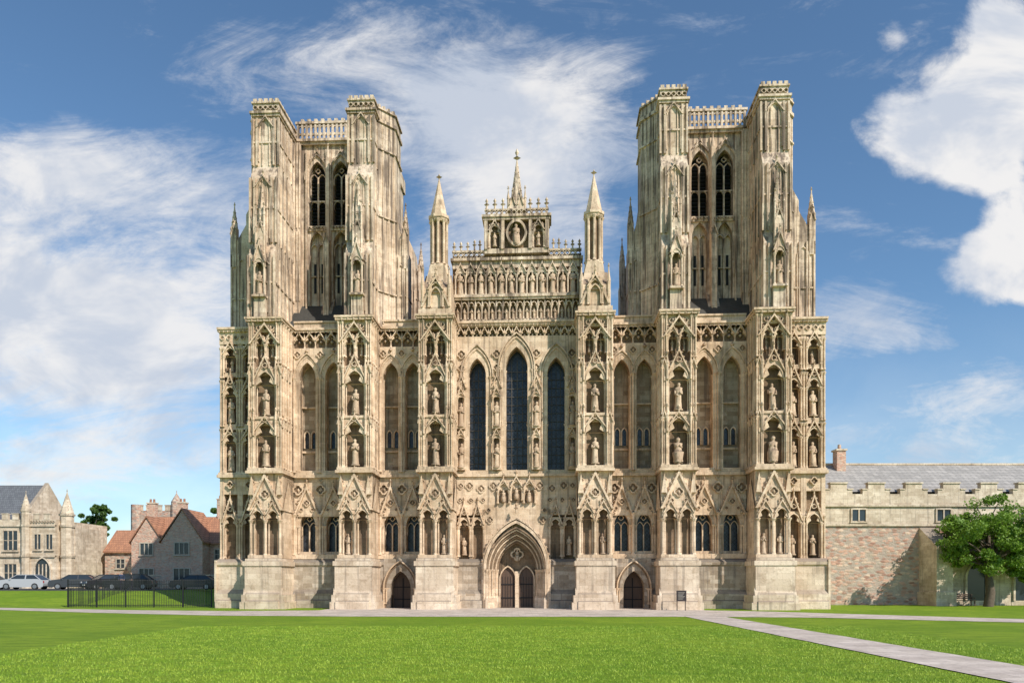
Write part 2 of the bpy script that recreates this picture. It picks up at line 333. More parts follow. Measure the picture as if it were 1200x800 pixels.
def blindbay(xa,xb,cs,w):
    n=len(cs); edges=[xa]+[(a+b)/2 for a,b in zip(cs,cs[1:])]+[xb]
    plinth_splits(xa,xb)
    for i,c in enumerate(cs):
        a,b=edges[i],edges[i+1]
        opening(W,a,b,ZP,ZM,c,w*.92,4.15,6.05,.12,.75,1.05,0,G,0)
        W.box(c-.045,c+.045,.55,.68,4.15,6.1); 
        for sg in (-1,1): arch(W,c+sg*w*.225,w*.38,5.4,5.9,.05,.58,.7,1)
        foil(W,c,.56,.68,6.62,.21,bust=False)
        for k_,(e,yy,dd) in enumerate(((.0,.35,.35),(.12,.18,.2),(.24,.02,.14))): arch(W,c,w*.92+2*e,4.15,6.05,.08,yy,yy+dd,1.05)
        shaftrow(W,(c-w*.46-.1,c+w*.46+.1),.12,4.0,6.05,.065); shaftrow(W,(c-w*.46-.24,c+w*.46+.24),-.0,3.9,6.05,.065)
        gable(W,c,(b-a)*1.0,6.75,2.3,.12,-.2,.12,yf=-.02)
        foil(W,c,-.14,-.03,7.75,.27,dark=2)
        for sg in (-1,1): foil(W,c+sg*.42,-.1,-.03,7.25,.16,bust=False,dark=2,n=12)
        W.box(a,b,-.2,.12,3.6,3.95)
    for e in edges: 
        e2=min(max(e,xa+.34),xb-.34); foil(W,e2,-.06,.11,8.75,.42,dark=2); foil(W,e2,-.0,.12,7.85 if e in(edges[0],edges[-1]) else 9.45,.16,bust=False)
        column(W,min(max(e,xa+.09),xb-.09),-.1,3.9,6.9,.1)
        FG.octa(e2,.0,6.95,.14,.2)
    W.box(xa,xb,-.16,.2,ZM-.08,ZM+.12); W.box(xa,xb,-.06,.2,ZM+.12,ZM+.32)
    for i,c in enumerate(cs):
        a,b=edges[i],edges[i+1]
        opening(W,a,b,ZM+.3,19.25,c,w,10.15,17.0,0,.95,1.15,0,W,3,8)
        for e,yy,dd in ((.0,.4,.4),(.1,.22,.22),(.2,.02,.18)): arch(W,c,w+2*e,10.15,17.0,.065,yy-.06,yy+dd,1.15,0,8)
        arch(W,c,w+.62,16.8,17.0,.08,-.12,.05,1.15,0,8)
        for zz in (10.15,13.55): 
            shaftrow(W,(c-w/2-.02,c+w/2+.02),.28,zz,zz+3.35,.055); shaftrow(W,(c-w/2-.17,c+w/2+.17),.05,zz,zz+3.35,.06)
        W.box(c-w/2,c+w/2,.72,.95,14.95,15.05); W.box(c-w/2,c+w/2,.8,.95,11.6,11.75)
        for sg in (-1,1):
            arch(W,c+sg*.26,.32,11.95,12.9,.08,.76,.96,1.1); o=outline(c+sg*.26,.32,11.95,12.9,1.1); G.add([(x,.938,z) for x,z in o],[list(range(len(o)))],0)
    for i,e in enumerate(edges):
        e2=min(max(e,xa+.3),xb-.3); foil(W,e2,-.1,-.01,18.75,.3,dark=2); column(W,min(max(e,xa+.08),xb-.08),-.12,10,17,.09); 
        if 0<i<len(cs):
            W.box(e-.1,e+.1,-.1,.1,10,17.2)
            for d in (-.17,.17): column(W,e+d,-.06,10,17,.05)
    for c in cs: FG.octa(c,-.08,19.02,.15,.18)
    frieze(xa,xb,19.25)
    cornice(W,xa,xb,0,20.4)
    W.box(xa,xb,.1,.35,20.7,21.15)
    W.box(xa,xb,.0,.42,21.15,21.27)
    W.box(xa,xb,.35,1.3,20.3,20.7)
def plinth_splits(xa,xb):
    if abs(xa-6.8)<.01:
        dx=8.5; plinth(W,xa,dx-1.25,-.1,.5,m=5); plinth(W,dx+1.25,xb,-.1,.5,m=5)
        opening(W,dx-1.25,dx+1.25,0,3.6,dx,1.5,0,1.45,-.35,1.0,.95,5,D,0)
        for i,(e,yy) in enumerate(((0,.25),(.16,.08),(.32,-.1),(.48,-.28),(.64,-.46))):
            arch(W,dx,1.5+e*1.3,0,1.45,.09,yy-.12,yy+.3,.95,2 if i%2 else 0)
        for e in (.15,.33,.5): 
            for sg in (-1,1): column(W,dx+sg*(.75+e*.9),-.15-e*.7,.3,1.45,.06)
        D.box(dx-.03,dx+.03,.58,.64,0,2.2,1)
        for zz in (.6,1.5): D.box(dx-.7,dx+.7,.6,.64,zz,zz+.06,1)
    else: plinth(W,xa,xb,-.1,.5,m=5)

for s in (1,-1):
    SX=s
    for a,b in BUT: buttress(a,b,-2.6)
    blindbay(6.8,10.15,[7.66,9.3],1.14)
    blindbay(12.55,16.6,[13.58,15.58],1.28)
    xa,xb=19.0,22.05; y=-.5
    plinth(W,xa,xb,y-.1,.8); W.box(xb-.02,xb+.12,y-.5,4,0,3.5,1)
    W.box(xa,xb-.2,y+.65,4,3.6,20.5,2); W.box(xb-.3,xb-.02,y+.1,4,3.6,20.5,0)
    for c in (19.8,21.22):
        for xx in (c-.62,c+.62):
            W.box(xx-.1,xx+.1,y+.12,y+.7,3.6,20.2)
            for z0,z1 in ((3.6,6.6),(10,13.2),(13.4,16.8),(17,19.2)):
                for d in (-.1,.1): column(W,xx+d,y+.05,z0,z1,.06)
        aedicule(W,FG,c,1.08,y,y+.65,3.7,6.1,1.9,1.5 if s>0 else 0); foil(W,c,y-.05,y+.14,9.1,.3,dark=2)
        aedicule(W,FG,c,1.03,y,y+.65,10.0,12.2,1.1,1.8); aedicule(W,FG,c,1.03,y,y+.65,13.6,15.7,1.4,1.8)
        aedicule(W,FG,c,1.0,y,y+.65,17.4,18.6,1.0,.9)
        W.box(c-.6,c+.6,y+.11,y+.65,13.2,13.6); W.box(c-.6,c+.6,y+.11,y+.65,17.1,17.4); W.box(c-.6,c+.6,y+.15,y+.65,8.4,9.75)
    W.box(xa,xb+.12,y-.14,2,ZM-.08,ZM+.14); W.box(xa,xb+.05,y-.05,1.5,ZM+.14,ZM+.3); W.box(xa,xb,y+.05,y+.66,19.5,20.45)
    for i in range(6): foil(W,xa+3.05*(i+.5)/6,y-.03,y+.045,19.98,.19,bust=False,n=12,dark=2)
    cornice(W,xa,xb+.1,y,20.4,yb=4)
SX=1
# ---------------- centre bay
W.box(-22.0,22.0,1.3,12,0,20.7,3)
for s in (1,-1):
    SX=s; plinth(W,2.5,4.4,-.1,.5,m=5)
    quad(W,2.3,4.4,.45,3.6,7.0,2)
    for c in (2.85,3.85):
        for xx in (c-.47,c+.47): W.box(xx-.06,xx+.06,-.05,.45,3.6,6.3)
        aedicule(W,FG,c,.88,-.12,.45,3.75,5.95,1.6,1.3 if c>3 else 0)
    W.box(2.3,4.4,.0,.45,6.8,9.7)
    for c in (1.7,2.6,3.45,4.1): foil(W,c,-.08,-.01,8.95 if c!=2.6 else 8.75,.34 if c<4 else .25,dark=2)
    for c in (2.45,3.35,4.15): foil(W,c,-.08,-.01,7.9,.2,dark=2)
    foil(W,1.95,-.09,-.01,6.45,.3,dark=2); foil(W,2.05,-.09,-.01,7.15,.2,dark=2,bust=False)
SX=1
W.box(-4.4,4.4,-.18,.2,ZM-.08,ZM+.12); W.box(-4.4,4.4,-.06,.2,ZM+.12,ZM+.3)
opening(W,-2.5,2.5,0,7.22,0,3.95,0,2.75,0.0,1.05,.82,0,W,2,10)
for sg in (-1,1): W.box(sg*2.36-.15,sg*2.36+.15,-.6,.4,0,3.55,1)
for i in range(7):
    e=i*.2; yy=.75-i*.22
    arch(W,0,2.75+e*1.12,0,2.75,.1,yy-.2,yy+.25 if i<4 else .1,.8,0 if i%2 else 2,12)
    for sg in (-1,1): column(W,sg*(1.44+e*.56),yy-.22,.75,2.8,.06); W.box(sg*(1.44+e*.56)-.09,sg*(1.44+e*.56)+.09,yy-.34,yy,0,.75,1)
arch(W,0,4.3,0,2.9,.2,-.78,0.05,.82,0,12); arch(W,0,4.72,2.6,2.9,.1,-.66,.05,.82,0,12); finial(W,0,-.6,6.95,.16)
for i in range(1,9):
    a=arcpts(0,4.3,2.9,.82,.34,9)
    for q in (i,len(a)-1-i): W.octa(a[q][0],-.6,a[q][1],.1,.12)
W.box(-.14,.14,.75,1.03,0,2.7); 
for sg in (-1,1):
    o=outline(sg*.68,1.12,0,2.1,.95); D.add([(x,.95,z) for x,z in o],[list(range(len(o)))],0)
    arch(W,sg*.68,1.1,0,2.1,.1,.78,1.03,.95)
    for q in range(-2,3): D.box(sg*.68+q*.2-.012,sg*.68+q*.2+.012,.92,.945,.1,2.3,1)
    for zz in (.7,1.7): D.box(sg*.68-.5,sg*.68+.5,.9,.935,zz,zz+.07,1)
foil(W,0,.8,1.0,3.95,.5); statue(FG,0,.85,3.55,.8,True)
for c,h in ((-.95,1.1),(0,1.35),(.95,1.1)):
    aedicule(W,FG,c,.85,-.2,.02,7.65 if c else 7.85,8.55 if c else 8.7,.8,.0)
    quad(W,c-.36,c+.36,.01,7.7,8.6,2)
    statue(FG,c*.98,-.16,7.8 if c else 8.0,.85,True)
W.box(-4.4,4.4,.02,.45,7.2,9.7)
edges=[-4.4,-1.5,1.5,4.4]
for i,(c,w,zs) in enumerate(((-2.9,1.3,17.05),(0,1.62,17.55),(2.9,1.3,17.05))):
    opening(W,edges[i],edges[i+1],ZM+.3,19.9,c,w,10.1,zs,0,1.1,1.2,0,G,0,8)
    for e,yy,dd in ((.0,.55,.4),(.11,.34,.24),(.22,.14,.22),(.33,-.04,.18)): arch(W,c,w+2*e,10.1,zs,.075,yy-.06,yy+dd,1.2,0,8)
    arch(W,c,w+.95,16.9,zs,.1,-.16,.05,1.2,0,8)
    glazing(c,w,10.1,zs,1.08,1.2,4,.62)
    for zz in (10.1,13.6):
        for e,yy in ((.02,.42),(.15,.2),(.3,.0)): shaftrow(W,(c-w/2-e,c+w/2+e),yy,zz,zz+(3.4 if zz<11 else zs-13.7),.055)
for c in (-1.45,1.45,-4.05,4.05):
    W.box(c-.22,c+.22,-.04,.1,10.1,17)
    for z0 in (10.2,13.2):
        for sg in (-1,1): column(W,c+sg*.27,-.3,z0,z0+2.2,.055)
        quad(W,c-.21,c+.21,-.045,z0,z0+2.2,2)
        W.box(c-.3,c+.3,-.4,0,z0-.12,z0+.04); trefoilhead(W,c,.46,z0+2.1,-.38,-.02,.05); gable(W,c,.7,z0+2.2,.75,.06,-.42,-.25)
        statue(FG,c,-.24,z0+.1,1.75)
    foil(W,c,-.12,-.01,17.6,.3,dark=2); foil(W,c,-.12,-.01,18.6,.36,dark=2); 
    gable(W,c,.8,16.1,1.0,.07,-.2,-.02)
frieze(-4.4,4.4,19.6,h=1.0,pitch=.6); cornice(W,-4.4,4.4,0,20.7)
# ---------------- central stepped gable
C.box(-4.75,4.75,.35,1.5,20.7,26.0,1)
C.box(-4.75,4.75,.12,.4,21.05,21.2)
n=18
for i in range(n):
    cx=-4.6+9.2*(i+.5)/n; p=9.2/n
    column(C,cx-p/2,.12,21.2,22.1,.05); trefoilhead(C,cx,p*.75,22.1,.02,.36,.05); C.pxz([(cx-p/2,22.65),(cx-p/2,22.1),(cx-p*.3,22.5)],.06,.36)
    statue(FG,cx,.24,21.25,.85)
C.box(-4.75,4.75,-.05,.4,22.6,22.75); C.box(-4.8,4.8,-.15,.5,22.75,22.95)
n=12
for i in range(n):
    cx=-4.5+9.0*(i+.5)/n; p=9.0/n
    column(C,cx-p/2,.05,22.95,24.35,.06); trefoilhead(C,cx,p*.8,24.35,-.02,.36,.06); gable(C,cx,p*1.05,24.55,.75,.06,-.1,.1,yf=.02,crock=False)
    statue(FG,cx,.14,23.05,1.65)
column(C,4.5,.05,22.95,24.35,.06)
C.box(-4.75,4.75,.1,.4,24.95,25.45); C.box(-4.85,4.85,-.12,1.5,25.45,25.65)
for i in range(24):
    x=-4.7+9.4*(i+.5)/24
    if abs(x)>2.45: foil(C,x,.05,.25,25.95,.19,bust=False,n=12); C.box(x-.2,x-.16,.08,.22,25.65,26.15)
for sg in (-1,1):
    C.box(min(sg*2.4,sg*4.75),max(sg*2.4,sg*4.75),.02,.3,26.12,26.25)
    for x in (4.6,4.1,3.6,3.1,2.7): finial(C,sg*x,.15,26.25+(.12 if x<3.5 else 0),.17)
C.box(-2.35,2.35,.35,1.5,26.0,28.6,1)
C.box(-2.4,2.4,.05,1.5,26.0,26.35)
for c,w in ((-1.6,.85),(1.6,.85)): aedicule(C,FG,c,w,0,.36,26.4,27.5,.85,1.0)
for sg in (-1,1):
    for x in (2.25,1.02): C.box(sg*x-.13,sg*x+.13,-.05,.4,26.3,28.55); finial(C,sg*x,.1,28.95,.12)
o=[]; vs=[];N=20
for q in (1,.8):
    for i in range(N):
        a=2*math.pi*i/N; vs.append((.78*q*math.sin(a)*(1-.12*abs(math.cos(a))),-.08,27.45+1.0*q*math.cos(a)))
for i in range(N): o.append((i,(i+1)%N,N+(i+1)%N,N+i))
C.add(vs,o); C.add([(x,.34,z) for x,_,z in vs],[(i,(i+1)%N,N+(i+1)%N,N+i) for i in range(N)]); C.add([vs[i] for i in range(N)]+[(x,.35,z) for x,_,z in vs[:N]],[(i,(i+1)%N,N+(i+1)%N,N+i) for i in range(N)])
statue(FG,0,.12,26.65,1.55,True)
C.box(-2.45,2.45,-.08,1.5,28.4,28.6); C.box(-2.55,2.55,-.18,1.55,28.6,28.78)
for i in range(12): foil(C,-2.2+4.4*(i+.5)/12,.0,.2,28.98,.19,bust=False,n=12)
C.box(-2.35,2.35,.0,.22,29.14,29.24)
for sg in (-1,1):
    for x in (2.2,1.6,1.0): finial(C,sg*x,.15,29.25,.2)
C.box(-.55,.55,.2,1.2,28.7,30.0); 
for sg in (-1,1): gable(C,sg*.3,.5,29.6,.8,.06,.1,.25); C.cyl(sg*.62,.3,28.7,30.1,.1); spire(C,sg*.62,.3,30.1,.13,.6,6,cro=False)
C.cyl(0,.7,30,30.5,.5,.44,8); spire(C,0,.7,30.5,.44,2.7,8); C.octa(0,.7,33.3,.3,.15); C.octa(0,.7,33.7,.15,.34)
C.pxz([(-5.6,20.6),(5.6,20.6),(0,25.2)],1.5,48,2); C.box(-6.5,6.5,12,48,0,20.5)
# turrets on the centre buttresses
for s in (1,-1):
    SX=s; cx=5.6
    for (a,b,z0,z1) in ((1.2,-2.5,20.6,21.1),(1.02,-2.2,21.1,22.7)): B.box(cx-a,cx+a,b,.6,z0,z1)
    gable(B,cx,2.1,21.3,2.4,.14,-2.4,-2.1,yf=-2.22); B.pyz([(-2.2,22.7),(.6,22.7),(-.8,24.1)],cx-.95,cx+.95); 
    for sg in (-1,1): B.cyl(cx+sg*.95,-2.2,20.9,22.9,.14); spire(B,cx+sg*.95,-2.2,22.9,.16,.9,6,cro=False); 
    aedicule(B,FG,cx,1.0,-2.45,-2.1,21.25,22.3,.9,.0); quad(B,cx-.4,cx+.4,-2.21,21.3,22.4,2); arch(B,cx,.7,21.3,22.0,.08,-2.42,-2.2,1)
    B.pxz([(cx-1.0,22.7),(cx+1.0,22.7),(cx+.5,24.6),(cx-.5,24.6)],-1.6,.3)
    B.cyl(cx,-.7,24.1,24.8,.78,.68,8)
    B.cyl(cx,-.7,24.8,28.2,.42,.42,8,2)
    for i in range(8):
        a=2*math.pi*i/8; column(B,cx+.56*math.cos(a),-.7+.56*math.sin(a),24.8,28.0,.1)
    B.cyl(cx,-.7,27.9,28.15,.62,.74,8); B.cyl(cx,-.7,28.15,28.35,.78,.78,8); spire(B,cx,-.7,28.35,.64,2.8,8,cro=False)
    B.octa(cx,-.7,31.3,.24,.12)
SX=1
# ---------------- towers
for s in (1,-1):
    SX=s
    T.box(10.35,19.05,3.5,10.0,20.5,36.45)
    fb=[(10.25,12.1),(17.25,19.15)]
    for a,b in fb:
        prof=[(3.6,20.6),(-2.1,20.6),(-2.1,25.6),(-1.75,26.5),(-1.75,31.6),(-1.3,32.6),(-1.3,36.5),(3.6,36.5)]
        T.pyz(prof,a,b)
        w=b-a; cx=(a+b)/2
        for z0,z1,yy in ((20.9,25.5,-2.1),(26.6,31.5,-1.75),(32.7,36.3,-1.3)):
            for f in (.0,.17,.83,1.0): T.box(a+w*f-.07,a+w*f+.07,yy-.16,yy+.05,z0,z1)
            for f in (.36,.64): T.cyl(a+w*f,yy-.02,z0,z1,.06,None,5)
            for y2 in (yy+.9,yy+1.7,yy+2.6,yy+3.4):
                for xx in (a,b): T.box(xx-.09,xx+.09,y2-.06,y2+.06,z0,z1)
            arch(T,a+w*.5,w*.5,z0+.3,z1-1.0,.07,yy-.12,yy+.02,1.2,0,5)
            gable(T,cx,w*.72,z1-.75,.95,.07,yy-.2,yy+.02,fill=False)
        for z,yy in ((23.4,-2.1),(29.2,-1.75),(34.4,-1.3)): T.box(a-.07,b+.07,yy-.09,3.4,z,z+.13)
        T.box(cx-.42,cx+.42,-2.5,-2.05,20.6,22.2); T.box(cx-.5,cx+.5,-2.75,-2.0,22.2,22.35)
        for sg in (-1,1): column(T,cx+sg*.36,-2.55,22.35,24.6,.07)
        quad(T,cx-.3,cx+.3,-2.125,22.4,24.8,1)
        statue(FG,cx,-2.42,22.4,1.6); trefoilhead(T,cx,.62,24.6,-2.65,-2.05,.07); gable(T,cx,.95,24.8,1.5,.08,-2.72,-2.5,yf=-2.6)
        T.box(cx-.3,cx+.3,-2.45,-1.9,25.0,27.4)
        for sg in (-1,1): T.cyl(cx+sg*.3,-2.42,25.2,28.4,.09,.07,6); spire(T,cx+sg*.3,-2.42,28.4,.1,.6,6,cro=False); gable(T,cx+sg*.01,.6,27.1,1.0,.06,-2.5,-2.4)
        T.box(cx-.17,cx+.17,-2.2,-1.7,27.4,29.0); spire(T,cx,-2.0,29.0,.24,1.9,6)
        T.box(a-.1,b+.1,-1.42,3.2,36.45,36.62); T.box(a-.2,b+.2,-1.52,3.3,36.62,36.8)
        T.box(a+.0,b-.0,-1.3,-1.1,36.8,37.45); T.box(a,a+.2,-1.1,3,36.8,37.45); T.box(b-.2,b,-1.1,3,36.8,37.45)
        for i in range(5): foil(T,a+w*(i+.5)/5,-1.42,-1.305,37.1,.18,bust=False,n=10,dark=1)
        T.box(a-.1,b+.1,-1.4,3,37.45,37.58)
        for i in range(5): T.box(a+.02+(w-.3)*i/4,a+.28+(w-.3)*i/4,-1.36,-1.12,37.58,37.82)
        for i in range(9):
            for xx in (a,b-.2): T.box(xx,xx+.2,-1.0+i*.48,-.76+i*.48,37.58,37.82)
    for sgn,xi,xo in ((1,10.3,9.15),(-1,19.1,20.1)):
        p=[(xi,-.35),(xo,.9),(xo,2.9),(xi,2.9)]
        T.pxy(p,20.6,36.5); q=[(xi,-.5),(xo-sgn*.12,.82),(xo-sgn*.12,3.0),(xi,3.0)]
        T.pxy(q,36.5,36.75); T.pxy([(a_,b_) for a_,b_ in p],36.75,37.5); T.pxy(q,37.5,37.62)
        for f in (.05,.35,.65,.95):
            X=xi+(xo-xi)*f; Y=-.35+1.25*f
            T.cyl(X,Y,21,36.3,.085,None,6)
        for z in (23.4,29.2,34.4): T.pxy(q,z,z+.13)
        for k in range(4):
            X=xi+(xo-xi)*(k+.5)/4; Y=-.35+1.25*(k+.5)/4; T.box(X-.12,X+.12,Y-.08,Y+.2,37.62,37.85)
    for xx,sg in ((12.1,1),(17.25,-1)):
        T.pxz([(xx,20.9),(xx+sg*.45,20.9),(xx+sg*.45,36.4),(xx,36.4)],1.9,3.55)
        for z0,z1 in ((23.6,29.2),(29.5,36.2)): 
            for q in (0,.22,.45): T.cyl(xx+sg*q,1.9,z0,z1,.07,None,6)
    cs=(13.75,15.6)
    for i,c in enumerate(cs):
        a,b=((12.5,14.68),(14.68,16.85))[i]
        opening(T,a,b,29.6,36.4,c,1.28,29.9,33.9,2.45,.95,1.2,0,T,3,8)
        for e,yy in ((0,.55),(.1,.4),(.2,.24)): arch(T,c,1.28+2*e,29.9,33.9,.07,2.25+yy-.12,2.35+yy,1.2,0,8)
        arch(T,c,1.75,33.6,33.9,.08,2.3,2.46,1.2,0,8)
        T.box(c-.05,c+.05,2.7,2.9,29.9,34.0); T.box(c-.64,c+.64,2.72,2.88,32.0,32.1)
        for sg in (-1,1): arch(T,c+sg*.31,.54,33.3,33.75,.05,2.72,2.88,1); arch(T,c+sg*.31,.54,31.3,31.6,.04,2.74,2.86,1)
        foil(T,c,2.7,2.86,34.5,.2,bust=False)
        z=30.05
        while z<34: T.add([(c-.62,3.0,z),(c+.62,3.0,z),(c+.62,3.2,z+.14),(c-.62,3.2,z+.14)],[(0,1,2,3)],4); z+=.3
        T.box(c-.7,c+.7,2.3,2.5,29.45,29.85); 
        for q in range(5): foil(T,c-.5+q*.25,2.2,2.295,29.65,.12,bust=False,n=8,dark=1)
        opening(T,a,b,22.8,29.6,c,1.16,23.4,28.3,2.45,.5,1.2,0,T,0,6)
        T.box(c-.05,c+.05,2.7,2.94,23.4,28.6)
        for sg in (-1,1): T.box(c+sg*.29-.09,c+sg*.29+.09,2.9,2.93,24.6,27.0,3); arch(T,c+sg*.29,.48,27.5,28.1,.05,2.7,2.94,1); 
        T.box(c-.58,c+.58,2.8,2.94,25.9,26.0)
        gable(T,c,1.5,34.9,1.1,.07,2.3,2.45,fill=False)
        for e in (-.78,.78): T.box(c+e-.06,c+e+.06,2.25,2.46,22.8,36)
    T.box(14.48,14.88,1.7,2.6,21,28.2); T.pyz([(1.9,28.2),(2.6,28.2),(2.6,29)],14.48,14.88); T.box(14.54,14.82,2.05,2.6,28.2,35.2); 
    T.cyl(14.52,1.72,21.4,28.1,.06,None,6); T.cyl(14.84,1.72,21.4,28.1,.06,None,6)
    gable(T,14.68,.55,28.1,.9,.06,1.6,1.8); spire(T,14.68,2.2,35.2,.16,.9,6,cro=False)
    T.pyz([(.9,20.9),(2.6,20.9),(2.6,24.0)],14.25,15.1)
    T.pyz([(.35,20.6),(2.75,20.6),(2.75,23.4),(2.45,23.4)],12.1,17.25,2)
    T.box(12.1,17.25,2.2,3.6,36.4,36.6); T.box(12.1,17.25,2.05,3.0,36.6,36.8)
    for i in range(15):
        x=12.3+4.75*i/14; T.box(x-.08,x+.08,2.25,2.45,36.8,38.1); 
        if i<14: arch(T,x+.17,.18,37.5,37.75,.07,2.28,2.42,1,0,4); arch(T,x+.17,.18,36.8,37.1,.07,2.28,2.42,1,0,4)
    T.box(12.1,17.25,2.3,2.4,37.2,37.4)
    T.box(12.1,17.25,2.2,2.5,38.1,38.28)
    for i in range(9): T.box(12.35+i*.53,12.6+i*.53,2.25,2.45,38.28,38.5)
    T.box(10.2,19.2,9.8,10.2,36.4,37.5); T.box(10.2,10.5,3,10,36.4,37.5); T.box(18.9,19.2,3,10,36.4,37.5)
    for y0,y1 in ((.95,2.6),(7.6,9.6)):
        T.pxz([(10.4,20.6),(8.25,20.6),(8.25,27.0),(8.9,28.9),(9.1,30.4),(10.4,33.4)],y0,y1)
        T.pxz([(19.1,20.6),(21.7,20.6),(21.7,27.4),(20.6,29.4),(20.6,30.2),(19.1,33.2)],y0,y1)
        for x0,x1,zt in ((8.25,9.2,26.6),(20.1,21.7,27)):
            for k in range(4):
                xx=x0+(x1-x0)*k/3; T.box(xx-.06,xx+.06,y0-.12,y0+.02,20.9,zt)
            arch(T,(x0+x1)/2,(x1-x0)*.5,21.3,zt-1.2,.06,y0-.09,y0+.02,1.2,0,5)
            T.box(x0-.06,x1+.06,y0-.09,y1,23.4,23.53)
        for px,zz in ((8.4,27.2),(21.55,27.6)):
            T.box(px-.22,px+.22,y0-.12,y0+.4,zz-1.6,zz+1.6); gable(T,px,.5,zz+1.0,.8,.06,y0-.2,y0-.1); spire(T,px,y0+.14,zz+1.6,.26,1.7,6)
    T.box(19.1,21.7,2.6,7.6,20.6,21.6); T.box(8.6,10.4,2.6,7.6,20.6,21.5)
SX=1
T.V=[(x,y,z if z<20.9 else 20.9+(z-20.9)*.953) for x,y,z in T.V]
for mb in (W,B,G,T,D,C): mb.make(cath)
FG.make(cath,True)

# ================================================================== GROUND
def sm(t): t=max(0,min(1,t)); return t*t*(3-2*t)
def hgt(x,y): return 1.1*sm((-x-24)/9)*sm((y-2)/9)
def sheet(name,rows,mat,off,cols=None):
    vs=[];fs=[];n=len(rows[0])
    for r in rows: vs+=[(x,y,hgt(x,y)+off) for x,y in r]
    for i in range(len(rows)-1):
        for j in range(n-1): fs.append((i*n+j,i*n+j+1,(i+1)*n+j+1,(i+1)*n+j))
    me=bpy.data.meshes.new(name); me.from_pydata(vs,[],fs); me.materials.append(mat); o=bpy.data.objects.new(name,me); sc.collection.objects.link(o); return o
def grassmat():
    m,t,b,o=newmat('lawn_grass')
    n1=t.noise(o,.14,5,.68); n2=t.noise(t.mapping(o,(1,2.4,1)),.8,5,.72); n3=t.noise(o,26,3,.78)
    c=t.mix(t.smooth(n1,.40,.60),(.235,.37,.018),(.345,.465,.03))
    c=t.mix(t.smooth(n2,.44,.62,0,.75),c,(.17,.29,.015))
    c=t.mix(t.smooth(n3,.38,.66,0,.8),c,(.085,.165,.01))
    c=t.mix(t.smooth(t.noise(o,4,4,.7),.58,.7,0,.4),c,(.42,.45,.09))
    t.link(c,b.inputs['Base Color']); b.inputs['Roughness'].default_value=.85; b.inputs['Specular IOR Level'].default_value=.2
    bump(t,b,n3,.9,.08); return m
M_GR=grassmat()
xs=[-2500,-800,-250,-120]+list(np.arange(-90,61,2.0))+[120,250,800,2500]; ys=[-300,-120]+list(np.arange(-60,61,2.0))+[120,250,800,3000]
sheet('ground',[[(x,y) for x in xs] for y in ys],M_GR,0)
def pathmat(name,c1,c2,bw=.8,bh=.55):
    m,t,b,o=newmat(name)
    br=bricknode(t,o,bw,bh,.014,(1,1,1),(.82,.81,.79),(.62,.6,.56))
    c=t.mix(t.smooth(t.noise(o,.8,5,.65),.35,.65),c1,c2); c=t.mix(t.smooth(t.noise(o,5,4),.5,.75,0,.6),c,tuple(x*.62 for x in c2)); c=t.mix(1.0,c,br.outputs['Color'],'MULTIPLY')
    t.link(c,b.inputs['Base Color']); b.inputs['Roughness'].default_value=.9; bump(t,b,t.noise(o,20,3),.5,.03); return m
M_PV=pathmat('flagstone',(.64,.545,.47),(.47,.40,.34)); M_PA=pathmat('path_paving',(.64,.55,.48),(.50,.42,.37),1.1,.6)
low=[(-80,10),(-60,5),(-45,-.2),(-35,-3.6),(-26,-8.2),(-17,-12),(-8,-13.2),(0,-13.4),(9.6,-13.4),(12,-13.6),(17,-14.6)]
up=[(-80,14),(-60,9.5),(-45,3.2),(-35,-.6),(-26,-4.0),(-19,-5.5),(-13,-4.5),(0,-4),(9.6,-4),(13,-4.4),(17,-6.6)]
def dens(p,k=4):
    out=[]
    for a,b in zip(p,p[1:]): out+=[(a[0]+(b[0]-a[0])*i/k,a[1]+(b[1]-a[1])*i/k) for i in range(k)]
    return out+[p[-1]]
def strip(name,lo,upp,mat,off,k=6,r=4,wob=0.0):
    a=dens(lo,k); b=dens(upp,k)
    if wob: a=[(x+random.uniform(-wob,wob),y+random.uniform(-wob,wob)) for x,y in a]; b=[(x+random.uniform(-wob,wob),y+random.uniform(-wob,wob)) for x,y in b]
    return sheet(name,[[(p[0]+(q[0]-p[0])*i/r,p[1]+(q[1]-p[1])*i/r) for p,q in zip(a,b)] for i in range(r+1)],mat,off)
strip('path',low,up,M_PV,.012,wob=.06)
strip('forecourt_paving',[(-13,-4.5),(0,-4),(13.0,-4.4)],[(-13,.3),(0,.3),(13,.3)],M_PV,.008)
strip('footpath',[(9.7,-60),(9.75,-40),(9.6,-13.0)],[(11.9,-60),(11.95,-40),(11.7,-13.0)],M_PA,.02,k=40,wob=.025)
strip('footpath',[(16.5,-14.4),(23,-18.4),(34,-25),(70,-46)],[(16.5,-6.4),(26,-15.6),(37,-22),(73,-43)],M_PA,.016,k=14,wob=.04)
M_AS=simple('asphalt',(.06,.06,.062),.9,.3,6)
strip('parking_lot',[(-90,13),(-60,13),(-33.5,13)],[(-90,32),(-60,32),(-33.5,32)],M_AS,.02)
